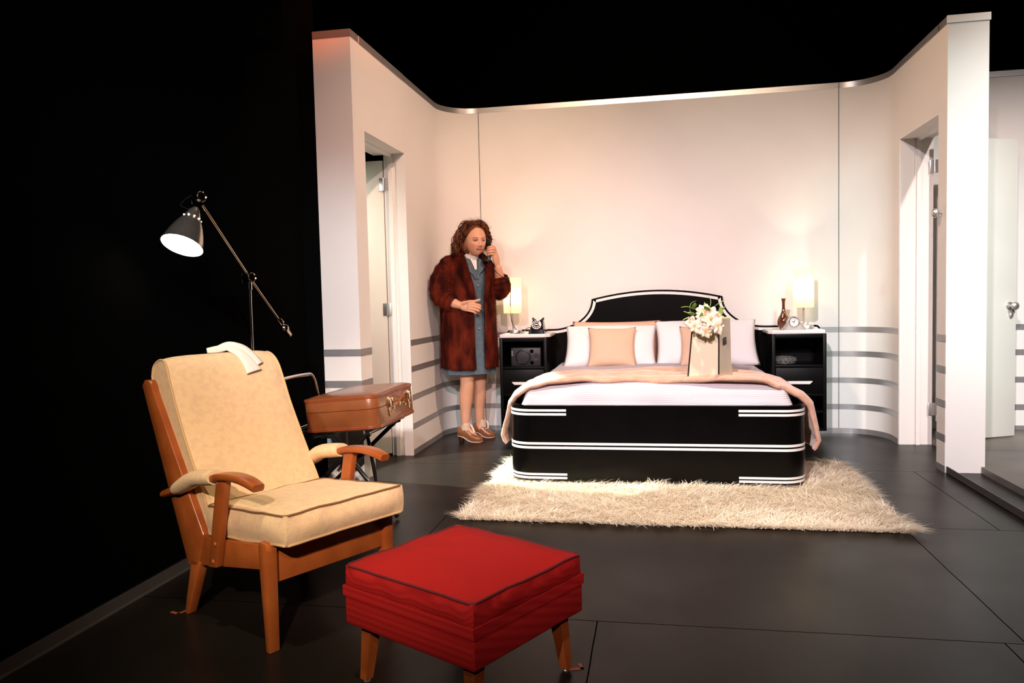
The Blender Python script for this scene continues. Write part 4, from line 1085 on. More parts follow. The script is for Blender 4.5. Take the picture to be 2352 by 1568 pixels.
# ---------------------------------------------------------------- shag rug
rug = thing('shag_rug', 'cream long-haired shag rug under the foot of the bed', 'rug', (0.07, 4.16, 0), world=True)
RX0, RX1, RY0, RY1 = -0.932, 1.072, 3.478, 4.845
part('backing', MB().box((RX0 + 0.035, RY0 + 0.035, 0.0), (RX1 - 0.035, RY1 - 0.035, 0.009), 0.004), mat('rug_backing', (0.55, 0.44, 0.30, 1), 0.95), rug)
def strands(n, seed, gen, name, mats, parent, segs=3, w=0.0035, mats_i=None):
    """many thin tapering blades in one mesh; gen(rng) -> (root, dir, bend, length)"""
    rg = np.random.default_rng(seed)
    P, D, Bd, Ln, Wd = gen(rg, n)
    k = segs + 1
    t = np.linspace(0, 1, k)[None, :, None]
    ctr = P[:, None, :] + D[:, None, :] * Ln[:, None, None] * t + Bd[:, None, :] * Ln[:, None, None] * t ** 2
    sd = np.cross(D, Bd + 1e-4 * rg.normal(size=Bd.shape)); sd /= np.linalg.norm(sd, axis=1, keepdims=True) + 1e-9
    wv = (Wd[:, None] * (1 - 0.85 * np.linspace(0, 1, k)[None, :] ** 1.5))[:, :, None] * 0.5
    A = ctr - sd[:, None, :] * wv; B = ctr + sd[:, None, :] * wv
    V = np.stack([A, B], axis=2).reshape(-1, 3)
    idx = np.arange(n)[:, None] * (2 * k) + np.arange(segs)[None, :] * 2
    F = np.stack([idx, idx + 1, idx + 3, idx + 2], axis=2).reshape(-1, 4)
    off = np.array(OFF[parent.name]) if parent is not None and parent.name in OFF else np.zeros(3)
    V = V - off
    me = bpy.data.meshes.new(name)
    me.vertices.add(len(V)); me.vertices.foreach_set('co', V.astype(np.float32).ravel())
    me.loops.add(F.size); me.loops.foreach_set('vertex_index', F.ravel().astype(np.int32))
    me.polygons.add(len(F)); me.polygons.foreach_set('loop_start', np.arange(0, F.size, 4, dtype=np.int32)); me.polygons.foreach_set('loop_total', np.full(len(F), 4, dtype=np.int32))
    for m in (mats if isinstance(mats, (list, tuple)) else [mats]): me.materials.append(m)
    me.polygons.foreach_set('use_smooth', [True] * len(F))
    me.update(calc_edges=True); me.validate()
    o = bpy.data.objects.new(name, me); COL.objects.link(o)
    if parent is not None: o.parent = parent
    return o
def wool_mat():
    m = mat('cream_wool', (0.92, 0.83, 0.71, 1), 0.9, col2=(0.86, 0.75, 0.60, 1), nscale=22, spec=0.05, contrast=(0.4, 0.72))
    nt = m.node_tree; b = nt.nodes['Principled BSDF']
    tr = nt.nodes.new('ShaderNodeBsdfTranslucent'); tr.inputs[0].default_value = (0.92, 0.82, 0.68, 1)
    mx = nt.nodes.new('ShaderNodeMixShader'); mx.inputs[0].default_value = 0.35
    nt.links.new(b.outputs[0], mx.inputs[1]); nt.links.new(tr.outputs[0], mx.inputs[2]); nt.links.new(mx.outputs[0], nt.nodes['Material Output'].inputs[0])
    return m
def rug_gen(rg, n):
    x = rg.uniform(RX0, RX1, n); y = rg.uniform(RY0, RY1, n)
    m = n // 8
    sd_ = rg.integers(0, 4, m); q = rg.uniform(0, 0.035, m)
    x[:m] = np.where(sd_ == 0, RX0 + q, np.where(sd_ == 1, RX1 - q, x[:m])); y[:m] = np.where(sd_ == 2, RY0 + q, np.where(sd_ == 3, RY1 - q, y[:m]))
    edge = np.zeros(n); edge[:m] = 1
    P = np.stack([x, y, np.full(n, 0.009)], 1)
    cl = np.sin(x * 31 + 3 * np.sin(y * 17)) + np.sin(y * 37 + 2 * np.sin(x * 23))
    az = 1.2 * np.sin(x * 4.3 + 1.3 * np.sin(y * 5)) + 1.4 * np.sin(y * 6.1) + rg.normal(0, 0.9, n) - 0.6
    ex = np.clip((x - RX1 + 0.06) / 0.06, 0, 1) - np.clip((RX0 + 0.06 - x) / 0.06, 0, 1)
    ey = np.clip((y - RY1 + 0.06) / 0.06, 0, 1) - np.clip((RY0 + 0.06 - y) / 0.06, 0, 1)
    H = np.stack([np.cos(az) + 0.9 * ex, np.sin(az) + 0.9 * ey], 1); H /= np.linalg.norm(H, axis=1, keepdims=True)
    lean = rg.uniform(0.35, 1.1, n)
    D = np.stack([H[:, 0] * lean * 0.45, H[:, 1] * lean * 0.45, np.full(n, 1.0)], 1)
    D /= np.linalg.norm(D, axis=1, keepdims=True)
    B = np.stack([H[:, 0] * lean, H[:, 1] * lean, -rg.uniform(0.28, 0.75, n)], 1)
    L = rg.uniform(0.040, 0.068, n) * (1 + 0.18 * cl)
    D[:, 2] = np.where(edge > 0, 0.45, D[:, 2]); D /= np.linalg.norm(D, axis=1, keepdims=True); B[:, 2] = np.where(edge > 0, -0.42, B[:, 2]); L = np.where(edge > 0, L * 0.8, L)
    inside = (x > -0.86) & (x < 0.81) & (y > 4.19)
    L = np.where(inside, L * 0.55, L)
    return P, D, B, L, rg.uniform(0.0026, 0.0055, n)
M_PILE = wool_mat()
pile = strands(44000, 5, rug_gen, 'pile', M_PILE, rug, 4)
pile['kind'] = 'stuff'
# ---------------------------------------------------------------- telephone on the left nightstand
M_BAKE = mat('black_bakelite', (0.008, 0.007, 0.007, 1), 0.14, spec=0.6, coat=0.5)
ph = thing('telephone', 'black rotary telephone with a white dial on the left nightstand, receiver lifted', 'telephone', (-0.876, 5.70, NZ), rotz=R(-3))
def taper(z0, z1, a0, b0, a1, b1, r=0.01, y0=0.0, y1=0.0):
    mb = MB(); V = []; F = []; L = 6
    for i in range(L + 1):
        t = i / L; a = a0 + (a1 - a0) * t; b = b0 + (b1 - b0) * t; yc = y0 + (y1 - y0) * t
        ring = rrect(-a, a, -b + yc, b + yc, r, 4); n = len(ring); V += [(p[0], p[1], z0 + (z1 - z0) * t) for p in ring]
    for i in range(L):
        for j in range(n): F.append((i * n + j, i * n + (j + 1) % n, (i + 1) * n + (j + 1) % n, (i + 1) * n + j))
    F.append(tuple(reversed(range(n)))); F.append(tuple(L * n + j for j in range(n)))
    return mb.add(V, F)
body = taper(0.0, 0.030, 0.060, 0.070, 0.058, 0.066)
t2 = taper(0.030, 0.098, 0.052, 0.060, 0.040, 0.032, 0.012, 0.0, 0.018); body.add(t2.v, t2.f)
part('phone_body', body, M_BAKE, ph)
for sx in (-1, 1):
    part('cradle_prong', MB().tube(curve_pts([(sx * 0.020, 0.018, 0.092), (sx * 0.034, 0.016, 0.104), (sx * 0.042, 0.016, 0.118)], 8), [0.012, 0.012, 0.011, 0.010, 0.009, 0.009, 0.008, 0.006], 10), M_BAKE, ph)
MDL = Matrix.Translation((0, -0.0455, 0.066)) @ Matrix.Rotation(R(62), 4, 'X')
dl = part('dial_plate', MB().lathe([(0, 0), (0.036, 0.0), (0.036, 0.004), (0, 0.005)], 32, M=MDL), mat('white_dial', (0.75, 0.72, 0.70, 1), 0.4), ph, label='white dial plate')
mb = MB()
for k in range(10):
    a = R(60 + 30 * k); mb.lathe([(0, 0), (0.0052, 0.0), (0.0052, 0.0015), (0, 0.0015)], 12, M=MDL @ Matrix.Translation((0.026 * math.cos(a), 0.026 * math.sin(a), 0.0045)))
part('finger_hole', mb, M_BAKE, dl)
part('dial_hub', MB().lathe([(0.0, 0), (0.0165, 0.0), (0.0165, 0.003), (0.015, 0.0035), (0, 0.0035)], 24, M=MDL @ Matrix.Translation((0, 0, 0.0045))), M_BAKE, dl)
part('dial_card', MB().box((-0.010, -0.005, 0.0078), (0.010, 0.005, 0.0088), M=MDL), M_WHITE, dl)
part('finger_stop', MB().tube([(0.026, -0.012, 0.005), (0.022, -0.012, 0.010), (0.013, -0.010, 0.010)], 0.0015, 6, M=MDL), M_CHROME, dl)

# ---------------------------------------------------------------- the woman on the telephone
# local frame: x to the right of the picture, y away, z up; she faces right and towards us
W_LOC = (-1.375, 5.535, 0.0); W_ROT = R(10.6)
FX, FY = 0.491, -0.871
def BP(l, f, z): return Vector((0.871 * l + FX * f, 0.491 * l + FY * f + 0.05, z))
woman = thing('person', 'woman in a dark red fur coat and blue dress talking on the telephone', 'person', W_LOC, rotz=W_ROT)
WM = Matrix.Translation(W_LOC) @ Matrix.Rotation(W_ROT, 4, 'Z')
HC = BP(0.022, 0.10, 1.487)                       # head centre, eye height
HYAW = R(-64)
HM = Matrix.Translation(HC) @ Matrix.Rotation(HYAW, 4, 'Z') @ Matrix.Rotation(R(4), 4, 'Y')   # head frame: x = face direction, y = her left
def gs(y, z, y0, z0, sy, sz): return math.exp(-((y - y0) / sy) ** 2 - ((z - z0) / sz) ** 2)
def head_mb():
    mb = MB(); nu, nv = 110, 90; V = []; F = []
    for i in range(nv + 1):
        th = PI * i / nv
        for j in range(nu):
            a = 2 * PI * j / nu
            d = Vector((math.sin(th) * math.cos(a), math.sin(th) * math.sin(a), math.cos(th)))
            x, y, z = d.x * 0.097, d.y * 0.079, d.z * 0.113
            if x > 0: x *= 0.96
            if z < 0:
                t = min(1, -z / 0.113)
                y *= 1 - 0.17 * t ** 1.8
                if x < 0: x *= 1 - 0.55 * t ** 1.2
                else: x = x * (1 - 0.04 * t) + 0.030 * t ** 2.2 * (d.x if d.x > 0 else 0) + 0.012 * t ** 2 * (1 if d.x > 0.2 else 0)
            if d.x > 0.15:
                w = min(1, (d.x - 0.15) / 0.3); q = 0
                q += 0.021 * gs(y, z, 0, -0.036, 0.011, 0.015) + 0.012 * gs(y, z, 0, -0.016, 0.010, 0.018) + 0.004 * gs(y, z, 0, 0.006, 0.012, 0.014)
                q += 0.009 * (gs(y, z, 0.012, -0.040, 0.008, 0.008) + gs(y, z, -0.012, -0.040, 0.008, 0.008))
                q -= 0.011 * (gs(y, z, 0.031, 0.0, 0.016, 0.011) + gs(y, z, -0.031, 0.0, 0.016, 0.011))
                q += 0.004 * (gs(y, z, 0.030, 0.019, 0.022, 0.008) + gs(y, z, -0.030, 0.019, 0.022, 0.008))
                q += 0.006 * (gs(y, z, 0.040, -0.034, 0.018, 0.018) + gs(y, z, -0.040, -0.034, 0.018, 0.018))
                q += 0.005 * gs(y, z, 0, -0.062, 0.022, 0.007) + 0.005 * gs(y, z, 0, -0.078, 0.020, 0.007)
                q -= 0.007 * gs(y, z, 0, -0.0705, 0.022, 0.0045)
                q += 0.008 * gs(y, z, 0, -0.100, 0.020, 0.013)
                x += q * w
            V.append(Vector((x, y, z)))
    for i in range(nv):
        for j in range(nu):
            F.append((i * nu + j, i * nu + (j + 1) % nu, (i + 1) * nu + (j + 1) % nu, (i + 1) * nu + j))
    mb.add(V, F, HM)
    for s in (-1, 1):
        mb.ball((0.0765, s * 0.031, 0.0), 0.0125, 20, 14, M=HM)
        mb.ball((-0.004, s * 0.072, -0.012), (0.018, 0.008, 0.030), 14, 10, M=HM)
    return mb
def limb(mb, pts, rs, n=16):
    P = curve_pts(pts, 6 * len(pts)); m = len(pts) - 1; out = []
    for i in range(len(P)):
        t = i / (len(P) - 1) * m; k = min(int(t), m - 1); u = t - k; out.append(rs[k] + (rs[k + 1] - rs[k]) * (u * u * (3 - 2 * u)))
    mb.tube(P, out, n)
    mb.ball(P[0], rs[0] * 0.98, 14, 10); mb.ball(P[-1], rs[-1] * 0.98, 14, 10)
bd = head_mb()
limb(bd, [HM @ Vector((-0.02, 0, -0.05)), BP(0.012, 0.045, 1.375), BP(0.004, 0.01, 1.31)], [0.052, 0.054, 0.075])
def ell(c, r): bd.ball((0, 0, 0), r, 24, 16, M=Matrix.Translation(c) @ Matrix.Rotation(R(29.4), 4, 'Z'))
ell(BP(0, 0.0, 1.20), (0.155, 0.115, 0.16)); ell(BP(0, 0.02, 1.02), (0.145, 0.115, 0.18)); ell(BP(0, 0.0, 0.88), (0.165, 0.125, 0.14))
limb(bd, [BP(-0.15, 0, 1.315), BP(0, 0, 1.32), BP(0.15, 0, 1.315)], [0.055, 0.07, 0.055])
# right arm, bent across the front
RW = Vector((-0.052, -0.150, 1.016))
limb(bd, [BP(-0.155, 0, 1.315), Vector((-0.190, -0.092, 1.105))], [0.052, 0.044])
limb(bd, [Vector((-0.190, -0.092, 1.105)), Vector((-0.118, -0.130, 1.045)), RW], [0.044, 0.040, 0.029])
def palm(mb, a, c, r0, r1, squash, nrm):
    """flattened hand back from wrist a to knuckles c"""
    a = Vector(a); c = Vector(c); d = (c - a); ln = d.length; d.normalize(); nn = Vector(nrm); nn = (nn - d * nn.dot(d)).normalized(); sd = d.cross(nn)
    M = Matrix(((sd.x, nn.x, d.x, (a.x + c.x) / 2), (sd.y, nn.y, d.y, (a.y + c.y) / 2), (sd.z, nn.z, d.z, (a.z + c.z) / 2), (0, 0, 0, 1)))
    mb.ball((0, 0, ln * 0.08), (r1, squash, ln * 0.62), 20, 14, M=M)
palm(bd, RW, (0.050, -0.178, 1.000), 0.030, 0.040, 0.017, (0, -1, 0.15))
for pts, r in (([(0.022, -0.184, 1.022), (0.062, -0.190, 1.020), (0.098, -0.180, 1.010), (0.100, -0.158, 1.000), (0.080, -0.150, 0.994)], 0.0090),
               ([(0.020, -0.186, 1.006), (0.062, -0.194, 1.001), (0.097, -0.183, 0.988), (0.098, -0.160, 0.980), (0.078, -0.152, 0.976)], 0.0092),
               ([(0.016, -0.185, 0.990), (0.054, -0.192, 0.983), (0.086, -0.182, 0.970), (0.086, -0.160, 0.963), (0.070, -0.152, 0.962)], 0.0088),
               ([(0.010, -0.182, 0.976), (0.044, -0.187, 0.967), (0.068, -0.178, 0.956), (0.068, -0.160, 0.951), (0.056, -0.152, 0.951)], 0.0078),
               ([(-0.022, -0.172, 1.026), (0.020, -0.184, 1.040), (0.062, -0.184, 1.041), (0.098, -0.180, 1.050)], 0.0100)):
    limb(bd, pts, [r * 1.1] + [r] * (len(pts) - 2) + [r * 0.82], 12)
# left arm, raised with the receiver
LE = Vector((0.240, 0.085, 1.105)); LW = Vector((0.232, 0.018, 1.285))
limb(bd, [BP(0.155, 0, 1.315), LE], [0.052, 0.044])
limb(bd, [LE, Vector((0.240, 0.05, 1.20)), LW], [0.044, 0.039, 0.029])
palm(bd, LW, (0.212, -0.014, 1.395), 0.03, 0.036, 0.018, (0.8, -0.6, 0.1))
for pts, r in (([(0.218, -0.008, 1.410), (0.206, -0.036, 1.438), (0.180, -0.046, 1.436), (0.160, -0.030, 1.430)], 0.0088),
               ([(0.218, -0.010, 1.395), (0.206, -0.042, 1.419), (0.178, -0.050, 1.417), (0.157, -0.034, 1.412)], 0.0090),
               ([(0.216, -0.010, 1.380), (0.202, -0.042, 1.400), (0.175, -0.048, 1.398), (0.155, -0.032, 1.394)], 0.0086),
               ([(0.214, -0.008, 1.365), (0.198, -0.038, 1.381), (0.173, -0.042, 1.380), (0.156, -0.028, 1.378)], 0.0076),
               ([(0.232, 0.022, 1.335), (0.222, 0.038, 1.375), (0.198, 0.032, 1.410), (0.180, 0.020, 1.425)], 0.0098)):
    limb(bd, pts, [r * 1.1] + [r] * (len(pts) - 2) + [r * 0.82], 12)
# legs
RA = Vector((-0.036, -0.030, 0.105)); LA = Vector((0.060, 0.130, 0.105))
limb(bd, [BP(-0.085, 0, 0.86), Vector((-0.045, -0.01, 0.64)), Vector((-0.016, -0.026, 0.455)), Vector((-0.028, -0.018, 0.335)), Vector((-0.034, -0.024, 0.20)), RA, Vector((-0.030, -0.032, 0.075))], [0.080, 0.068, 0.052, 0.053, 0.038, 0.031, 0.033])
limb(bd, [BP(0.085, 0, 0.86), Vector((0.075, 0.09, 0.64)), Vector((0.073, 0.100, 0.455)), Vector((0.064, 0.118, 0.335)), Vector((0.060, 0.126, 0.20)), LA, Vector((0.066, 0.128, 0.075))], [0.080, 0.068, 0.051, 0.051, 0.037, 0.031, 0.033])
limb(bd, [RA, Vector((0.01, -0.045, 0.055)), Vector((0.055, -0.058, 0.032))], [0.028, 0.024, 0.014]); limb(bd, [RA, Vector((-0.066, -0.022, 0.075))], [0.028, 0.020])
limb(bd, [LA, Vector((0.095, 0.124, 0.055)), Vector((0.128, 0.118, 0.032))], [0.028, 0.024, 0.014]); limb(bd, [LA, Vector((0.042, 0.136, 0.075))], [0.028, 0.020])
tmp = mesh_obj('body', bd, [], None, 180)
md = tmp.modifiers.new('r', 'REMESH'); md.mode = 'VOXEL'; md.voxel_size = 0.0025; md.use_smooth_shade = True
ms = tmp.modifiers.new('s', 'SMOOTH'); ms.iterations = 3; ms.factor = 0.5
me = bpy.data.meshes.new_from_object(tmp.evaluated_get(bpy.context.evaluated_depsgraph_get()))
bpy.data.objects.remove(tmp)
# skin tone per vertex: lips, eyes, brows
inv = HM.inverted()
co = np.zeros(len(me.vertices) * 3, np.float32); me.vertices.foreach_get('co', co); co = co.reshape(-1, 3)
Mi = np.array(inv); hl = co @ Mi[:3, :3].T + Mi[:3, 3]
skin = np.array([0.64, 0.33, 0.205]); colr = np.tile(skin, (len(co), 1))
def g(y0, z0, sy, sz): return np.exp(-((hl[:, 1] - y0) / sy) ** 2 - ((hl[:, 2] - z0) / sz) ** 2)
front = (hl[:, 0] > 0.045) & (np.abs(hl[:, 2]) < 0.13) & (np.abs(hl[:, 1]) < 0.09)
def blend(mask, c, k=1.0):
    m = np.clip(mask * k, 0, 1)[:, None] * front[:, None]
    colr[:] = colr * (1 - m) + np.array(c) * m
blend(g(0.042, -0.032, 0.020, 0.018) + g(-0.042, -0.032, 0.020, 0.018), (0.68, 0.25, 0.16), 0.6)
blend(g(0, -0.040, 0.010, 0.010), (0.62, 0.25, 0.16), 0.5)
for s in (-1, 1):
    brow = np.exp(-((hl[:, 1] - s * 0.031) / 0.021) ** 4 - ((hl[:, 2] - (0.0185 - 60 * (hl[:, 1] - s * 0.034) ** 2 * 0.12)) / 0.0036) ** 2); blend(brow, (0.10, 0.04, 0.02), 0.85)
    blend(np.exp(-((hl[:, 1] - s * 0.031) / 0.0155) ** 4 - ((hl[:, 2] - 0.0005) / 0.0072) ** 4), (0.06, 0.022, 0.014), 1.0)
    blend(np.exp(-((hl[:, 1] - s * 0.031) / 0.0125) ** 4 - ((hl[:, 2]) / 0.0036) ** 4), (0.30, 0.26, 0.24), 1.0)
    blend(np.exp(-(((hl[:, 1] - s * 0.031 - 0.003) ** 2 + hl[:, 2] ** 2) / 0.0058 ** 2) ** 2), (0.03, 0.02, 0.015), 1.3)
wid = np.clip(1 - (hl[:, 1] / 0.024) ** 2, 0, 1)
blend(np.exp(-((hl[:, 2] + 0.0640 - 9 * hl[:, 1] ** 2) / 0.0040) ** 4) * (wid > 0) + np.exp(-((hl[:, 2] + 0.0765 - 11 * hl[:, 1] ** 2) / 0.0042) ** 4) * (wid > 0.1), (0.50, 0.14, 0.095), 0.8)
blend(np.exp(-((hl[:, 2] + 0.0705 - 10 * hl[:, 1] ** 2) / 0.0036) ** 4) * (np.abs(hl[:, 1]) < 0.023), (0.09, 0.02, 0.015), 1.0)
blend(np.exp(-((hl[:, 2] + 0.0690 - 10 * hl[:, 1] ** 2) / 0.0018) ** 4) * (np.abs(hl[:, 1]) < 0.014), (0.62, 0.52, 0.45), 0.7)
at = me.color_attributes.new('tone', 'FLOAT_COLOR', 'POINT')
at.data.foreach_set('color', np.concatenate([colr, np.ones((len(co), 1))], 1).astype(np.float32).ravel())
M_SKIN = mat('skin', (0.64, 0.33, 0.205, 1), 0.48, spec=0.35)
nt = M_SKIN.node_tree; an = nt.nodes.new('ShaderNodeVertexColor'); an.layer_name = 'tone'
nt.links.new(an.outputs['Color'], nt.nodes['Principled BSDF'].inputs['Base Color'])
nt.nodes['Principled BSDF'].inputs['Subsurface Weight'].default_value = 0.08
nt.nodes['Principled BSDF'].inputs['Subsurface Radius'].default_value = (0.012, 0.005, 0.003)
me.materials.clear(); me.materials.append(M_SKIN)
me.polygons.foreach_set('use_smooth', [True] * len(me.polygons))
body = bpy.data.objects.new('body', me); COL.objects.link(body); body.parent = woman

# dress, blouse
M_DRESS = mat('slate_blue_wool', (0.085, 0.120, 0.150, 1), 0.85, col2=(0.11, 0.150, 0.180, 1), nscale=40, bump=0.15, bscale=200, spec=0.15)
def ring_pt(a, b, th, z, n=2.2):
    s, c = math.sin(th), math.cos(th)
    return BP(a * math.copysign(abs(s) ** (2 / n), s), b * math.copysign(abs(c) ** (2 / n), c), z)
DR = [(0.505, 0.200, 0.165), (0.60, 0.196, 0.160), (0.80, 0.185, 0.150), (0.93, 0.172, 0.142), (1.05, 0.158, 0.138), (1.17, 0.165, 0.148), (1.28, 0.165, 0.128), (1.335, 0.135, 0.10), (1.362, 0.075, 0.082)]
def dress_pt(u, v):
    z = 0.505 + (1.362 - 0.505) * v; a, b = interp(DR, z); th = 2 * PI * u
    fl = 0.008 * math.sin(9 * th) * max(0, (0.9 - z)) * 2
    f0 = 0.012 * max(0, min(1, (z - 1.25) / 0.1))
    p = ring_pt(a + fl, b + fl, th, z); p += Vector((FX, FY, 0)) * f0
    return p
mb = MB().grid(dress_pt, 72, 50, cu=True)
dress = part('dress', mb, M_DRESS, woman, angle=180)
# reverse collar of the dress and its buttons
def dress_front(l, z, off=0.006):
    a, b = interp(DR, z); f = b * max(0.0, 1 - abs(l / a) ** 2.2) ** (1 / 2.2)
    return BP(l, f + off + 0.012 * max(0, min(1, (z - 1.25) / 0.1)), z)
for s in (-1, 1):
    mb = MB()
    def lap(u, v):
        z = 1.372 - 0.17 * u
        li = 0.050 * (1 - u) + 0.004; lo = li + (0.012 + 0.046 * math.sin(PI * min(1, u * 1.15 + 0.10)) ** 0.8)
        return dress_front(s * (li + (lo - li) * v), z, 0.008 + 0.006 * v)
    mb.grid(lap, 16, 6); lo = part('dress_lapel', mb, M_DRESS, dress, angle=180); lo.modifiers.new('thickness', 'SOLIDIFY').thickness = 0.003
mb = MB()
M_BUTTON = mat('pale_button', (0.30, 0.31, 0.36, 1), 0.15, coat=0.6)
for z in (1.155, 1.05, 0.945, 0.84):
    p = dress_front(0.012, z, 0.006); b1 = MB().ball(p, (0.0075, 0.0075, 0.0075), 14, 10); part('button', b1, M_BUTTON, dress, label='shiny dress button')
M_BLOUSE = mat('white_silk', (0.76, 0.72, 0.66, 1), 0.6)
mb = MB()
def scarf(u, v):
    a = -2.3 + 4.6 * u; r = 0.064 + 0.006 * v
    c = BP(0.008, 0.035, 1.375); q = R(29.4) - PI / 2
    zz = 1.352 + 0.042 * v + 0.028 * (abs(a) / 2.3) ** 1.5 - 0.038 * math.exp(-(a / 0.8) ** 2) * (1 - v) - 0.022 * math.exp(-(a / 0.8) ** 2)
    return Vector((c.x, c.y, 0)) + Vector((math.cos(q + a) * r, math.sin(q + a) * r, zz))
mb.grid(scarf, 36, 8); bl = part('blouse_collar', mb, M_BLOUSE, woman, angle=180, label='white blouse collar'); bl.modifiers.new('thickness', 'SOLIDIFY').thickness = 0.004
mb = MB()
def jab(u, v):
    z = 1.355 - 0.085 * u; w = 0.026 * (1 - u * 0.75)
    return dress_front((v - 0.5) * 2 * w, z, 0.010 + 0.004 * math.sin(v * 9))
mb.grid(jab, 14, 10); part('blouse_front', mb, M_BLOUSE, bl, angle=180)

# fur coat: body open down the front, sleeves, collar
M_FUR = mat('dark_red_fur', (0.030, 0.0045, 0.0032, 1), 0.75, col2=(0.15, 0.020, 0.008, 1), nscale=11, stretch=(1.3, 1.3, 0.5), spec=0.06, contrast=(0.38, 0.68), detail=6)
CR = [(0.545, 0.214, 0.192), (0.70, 0.212, 0.190), (0.90, 0.212, 0.190), (1.05, 0.210, 0.188), (1.18, 0.208, 0.180), (1.28, 0.200, 0.158), (1.345, 0.172, 0.120), (1.385, 0.118, 0.088), (1.40, 0.088, 0.075)]
def coat_gap(z):
    return interp([(0.545, 0.030), (0.85, 0.034), (1.05, 0.040), (1.15, 0.052), (1.28, 0.075), (1.36, 0.075), (1.40, 0.06)], z)[0]
def coat_pt(u, v):
    z = 0.545 + (1.40 - 0.545) * v; a, b = interp(CR, z)
    g0 = math.asin(min(0.99, coat_gap(z) / a)); th = g0 + 0.10 + (2 * PI - 2 * g0 - 0.02) * u - 0.09
    wob = 0.007 * math.sin(5 * th + 1.0) * max(0, 1.1 - z) + 0.006 * noise.noise(Vector((math.cos(th) * 3, math.sin(th) * 3, z * 5)))
    return ring_pt(a + wob, b + wob, th, z + 0.004 * math.sin(3 * th) * (1 - v))
cm = MB().grid(coat_pt, 80, 48)
def sleeve(mb, pts, rs, n=22):
    P = curve_pts(pts, 8 * len(pts)); m = len(pts) - 1; out = []
    for i in range(len(P)):
        t = i / (len(P) - 1) * m; k = min(int(t), m - 1); u = t - k; out.append(rs[k] + (rs[k + 1] - rs[k]) * u + 0.004 * math.sin(i * 1.3))
    mb.tube(P, out, n, caps=False)
    mb.ball(P[0], rs[0] * 0.99, 18, 12)
sleeve(cm, [BP(-0.135, -0.005, 1.305), Vector((-0.180, -0.070, 1.21)), Vector((-0.190, -0.092, 1.105)), Vector((-0.155, -0.110, 1.058)), Vector((-0.092, -0.140, 1.026))], [0.080, 0.080, 0.076, 0.070, 0.063])
sleeve(cm, [BP(0.135, -0.005, 1.300), Vector((0.205, 0.105, 1.20)), Vector((0.236, 0.085, 1.125)), Vector((0.247, 0.060, 1.150)), Vector((0.238, 0.042, 1.215))], [0.078, 0.078, 0.076, 0.076, 0.066])
coat = part('fur_coat', cm, M_FUR, woman, angle=180)
coat.modifiers.new('thickness', 'SOLIDIFY').thickness = 0.012
coat.modifiers['thickness'].offset = -1
col = MB()
for s in (-1, 1):
    def coll(u, v):
        # from the nape forward over the shoulder and down the edge of the front
        if u < 0.35:
            t = u / 0.35; ang = PI - t * (PI - 0.95); z = 1.408 - 0.012 * t
            r0 = 0.075; r1 = r0 + 0.075 * (0.7 + 0.3 * t)
            rr_ = r0 + (r1 - r0) * v
            return BP(s * rr_ * math.sin(ang) * 1.05, 0.012 + rr_ * math.cos(ang) * 0.95, z + 0.020 * math.sin(PI * v) - 0.055 * v)
        t = (u - 0.35) / 0.65
        z = 1.396 - 0.345 * t; zz = min(z, 1.36)
        a, b = interp(CR, zz); gi = coat_gap(z) - 0.004; w = 0.078 * (1 - t ** 2.2 * 0.75)
        l = gi + w * v; f = b * max(0.0, 1 - (l / a) ** 2.2) ** (1 / 2.2)
        k = min(1, t * 4)
        A = BP(s * (0.061 + 0.05 * v), 0.060 + 0.010 * v, 1.396 - 0.03 * v + 0.02 * math.sin(PI * v))
        return A.lerp(BP(s * l, f + 0.018 + 0.022 * math.sin(PI * v), z), k)
    col.grid(coll, 46, 10)
collar = part('coat_collar', col, M_FUR, woman, angle=180); cmod = collar.modifiers.new('thickness', 'SOLIDIFY'); cmod.thickness = 0.012; cmod.offset = -1
def fur_gen_for(o, length, down=0.75):
    me = o.data
    cs = np.array([v.co for v in me.vertices]); ns = np.array([v.normal for v in me.vertices])
    polys = [p.vertices[:] for p in me.polygons if len(p.vertices) == 4]; polys = np.array(polys)
    ar = np.array([p.area for p in me.polygons if len(p.vertices) == 4])
    def gen(rg, n):
        k = rg.choice(len(polys), n, p=ar / ar.sum()); w = rg.dirichlet([1, 1, 1, 1], n)
        P = np.einsum('nk,nkd->nd', w, cs[polys[k]]); N = np.einsum('nk,nkd->nd', w, ns[polys[k]]); N /= np.linalg.norm(N, axis=1, keepdims=True) + 1e-9
        dn = np.array([0, 0, -down]); T = dn - N * (N @ dn)[:, None] + rg.normal(0, 0.28, (n, 3))
        D = N * 0.5 + T * 0.75; D /= np.linalg.norm(D, axis=1, keepdims=True)
        return P - N * 0.001, D, T * 0.5 - N * 0.2, rg.uniform(0.6, 1.15, n) * length, rg.uniform(0.0012, 0.0024, n)
    return gen
for o_, ln, cnt in ((coat, 0.017, 42000), (collar, 0.017, 12000)):
    # outward normals
    b = bmesh.new(); b.from_mesh(o_.data); bmesh.ops.recalc_face_normals(b, faces=b.faces)
    b.to_mesh(o_.data); b.free()
    cen = np.array([0.0, 0.05, 0.0]); vs = np.array([v.co for v in o_.data.vertices]); nn = np.array([v.normal for v in o_.data.vertices])
    if ((vs - cen)[:, :2] * nn[:, :2]).sum() < 0: o_.data.flip_normals()
    fo = strands(cnt, 11, fur_gen_for(o_, ln), 'fur_pile', M_FUR, o_, 2); fo['kind'] = 'stuff'

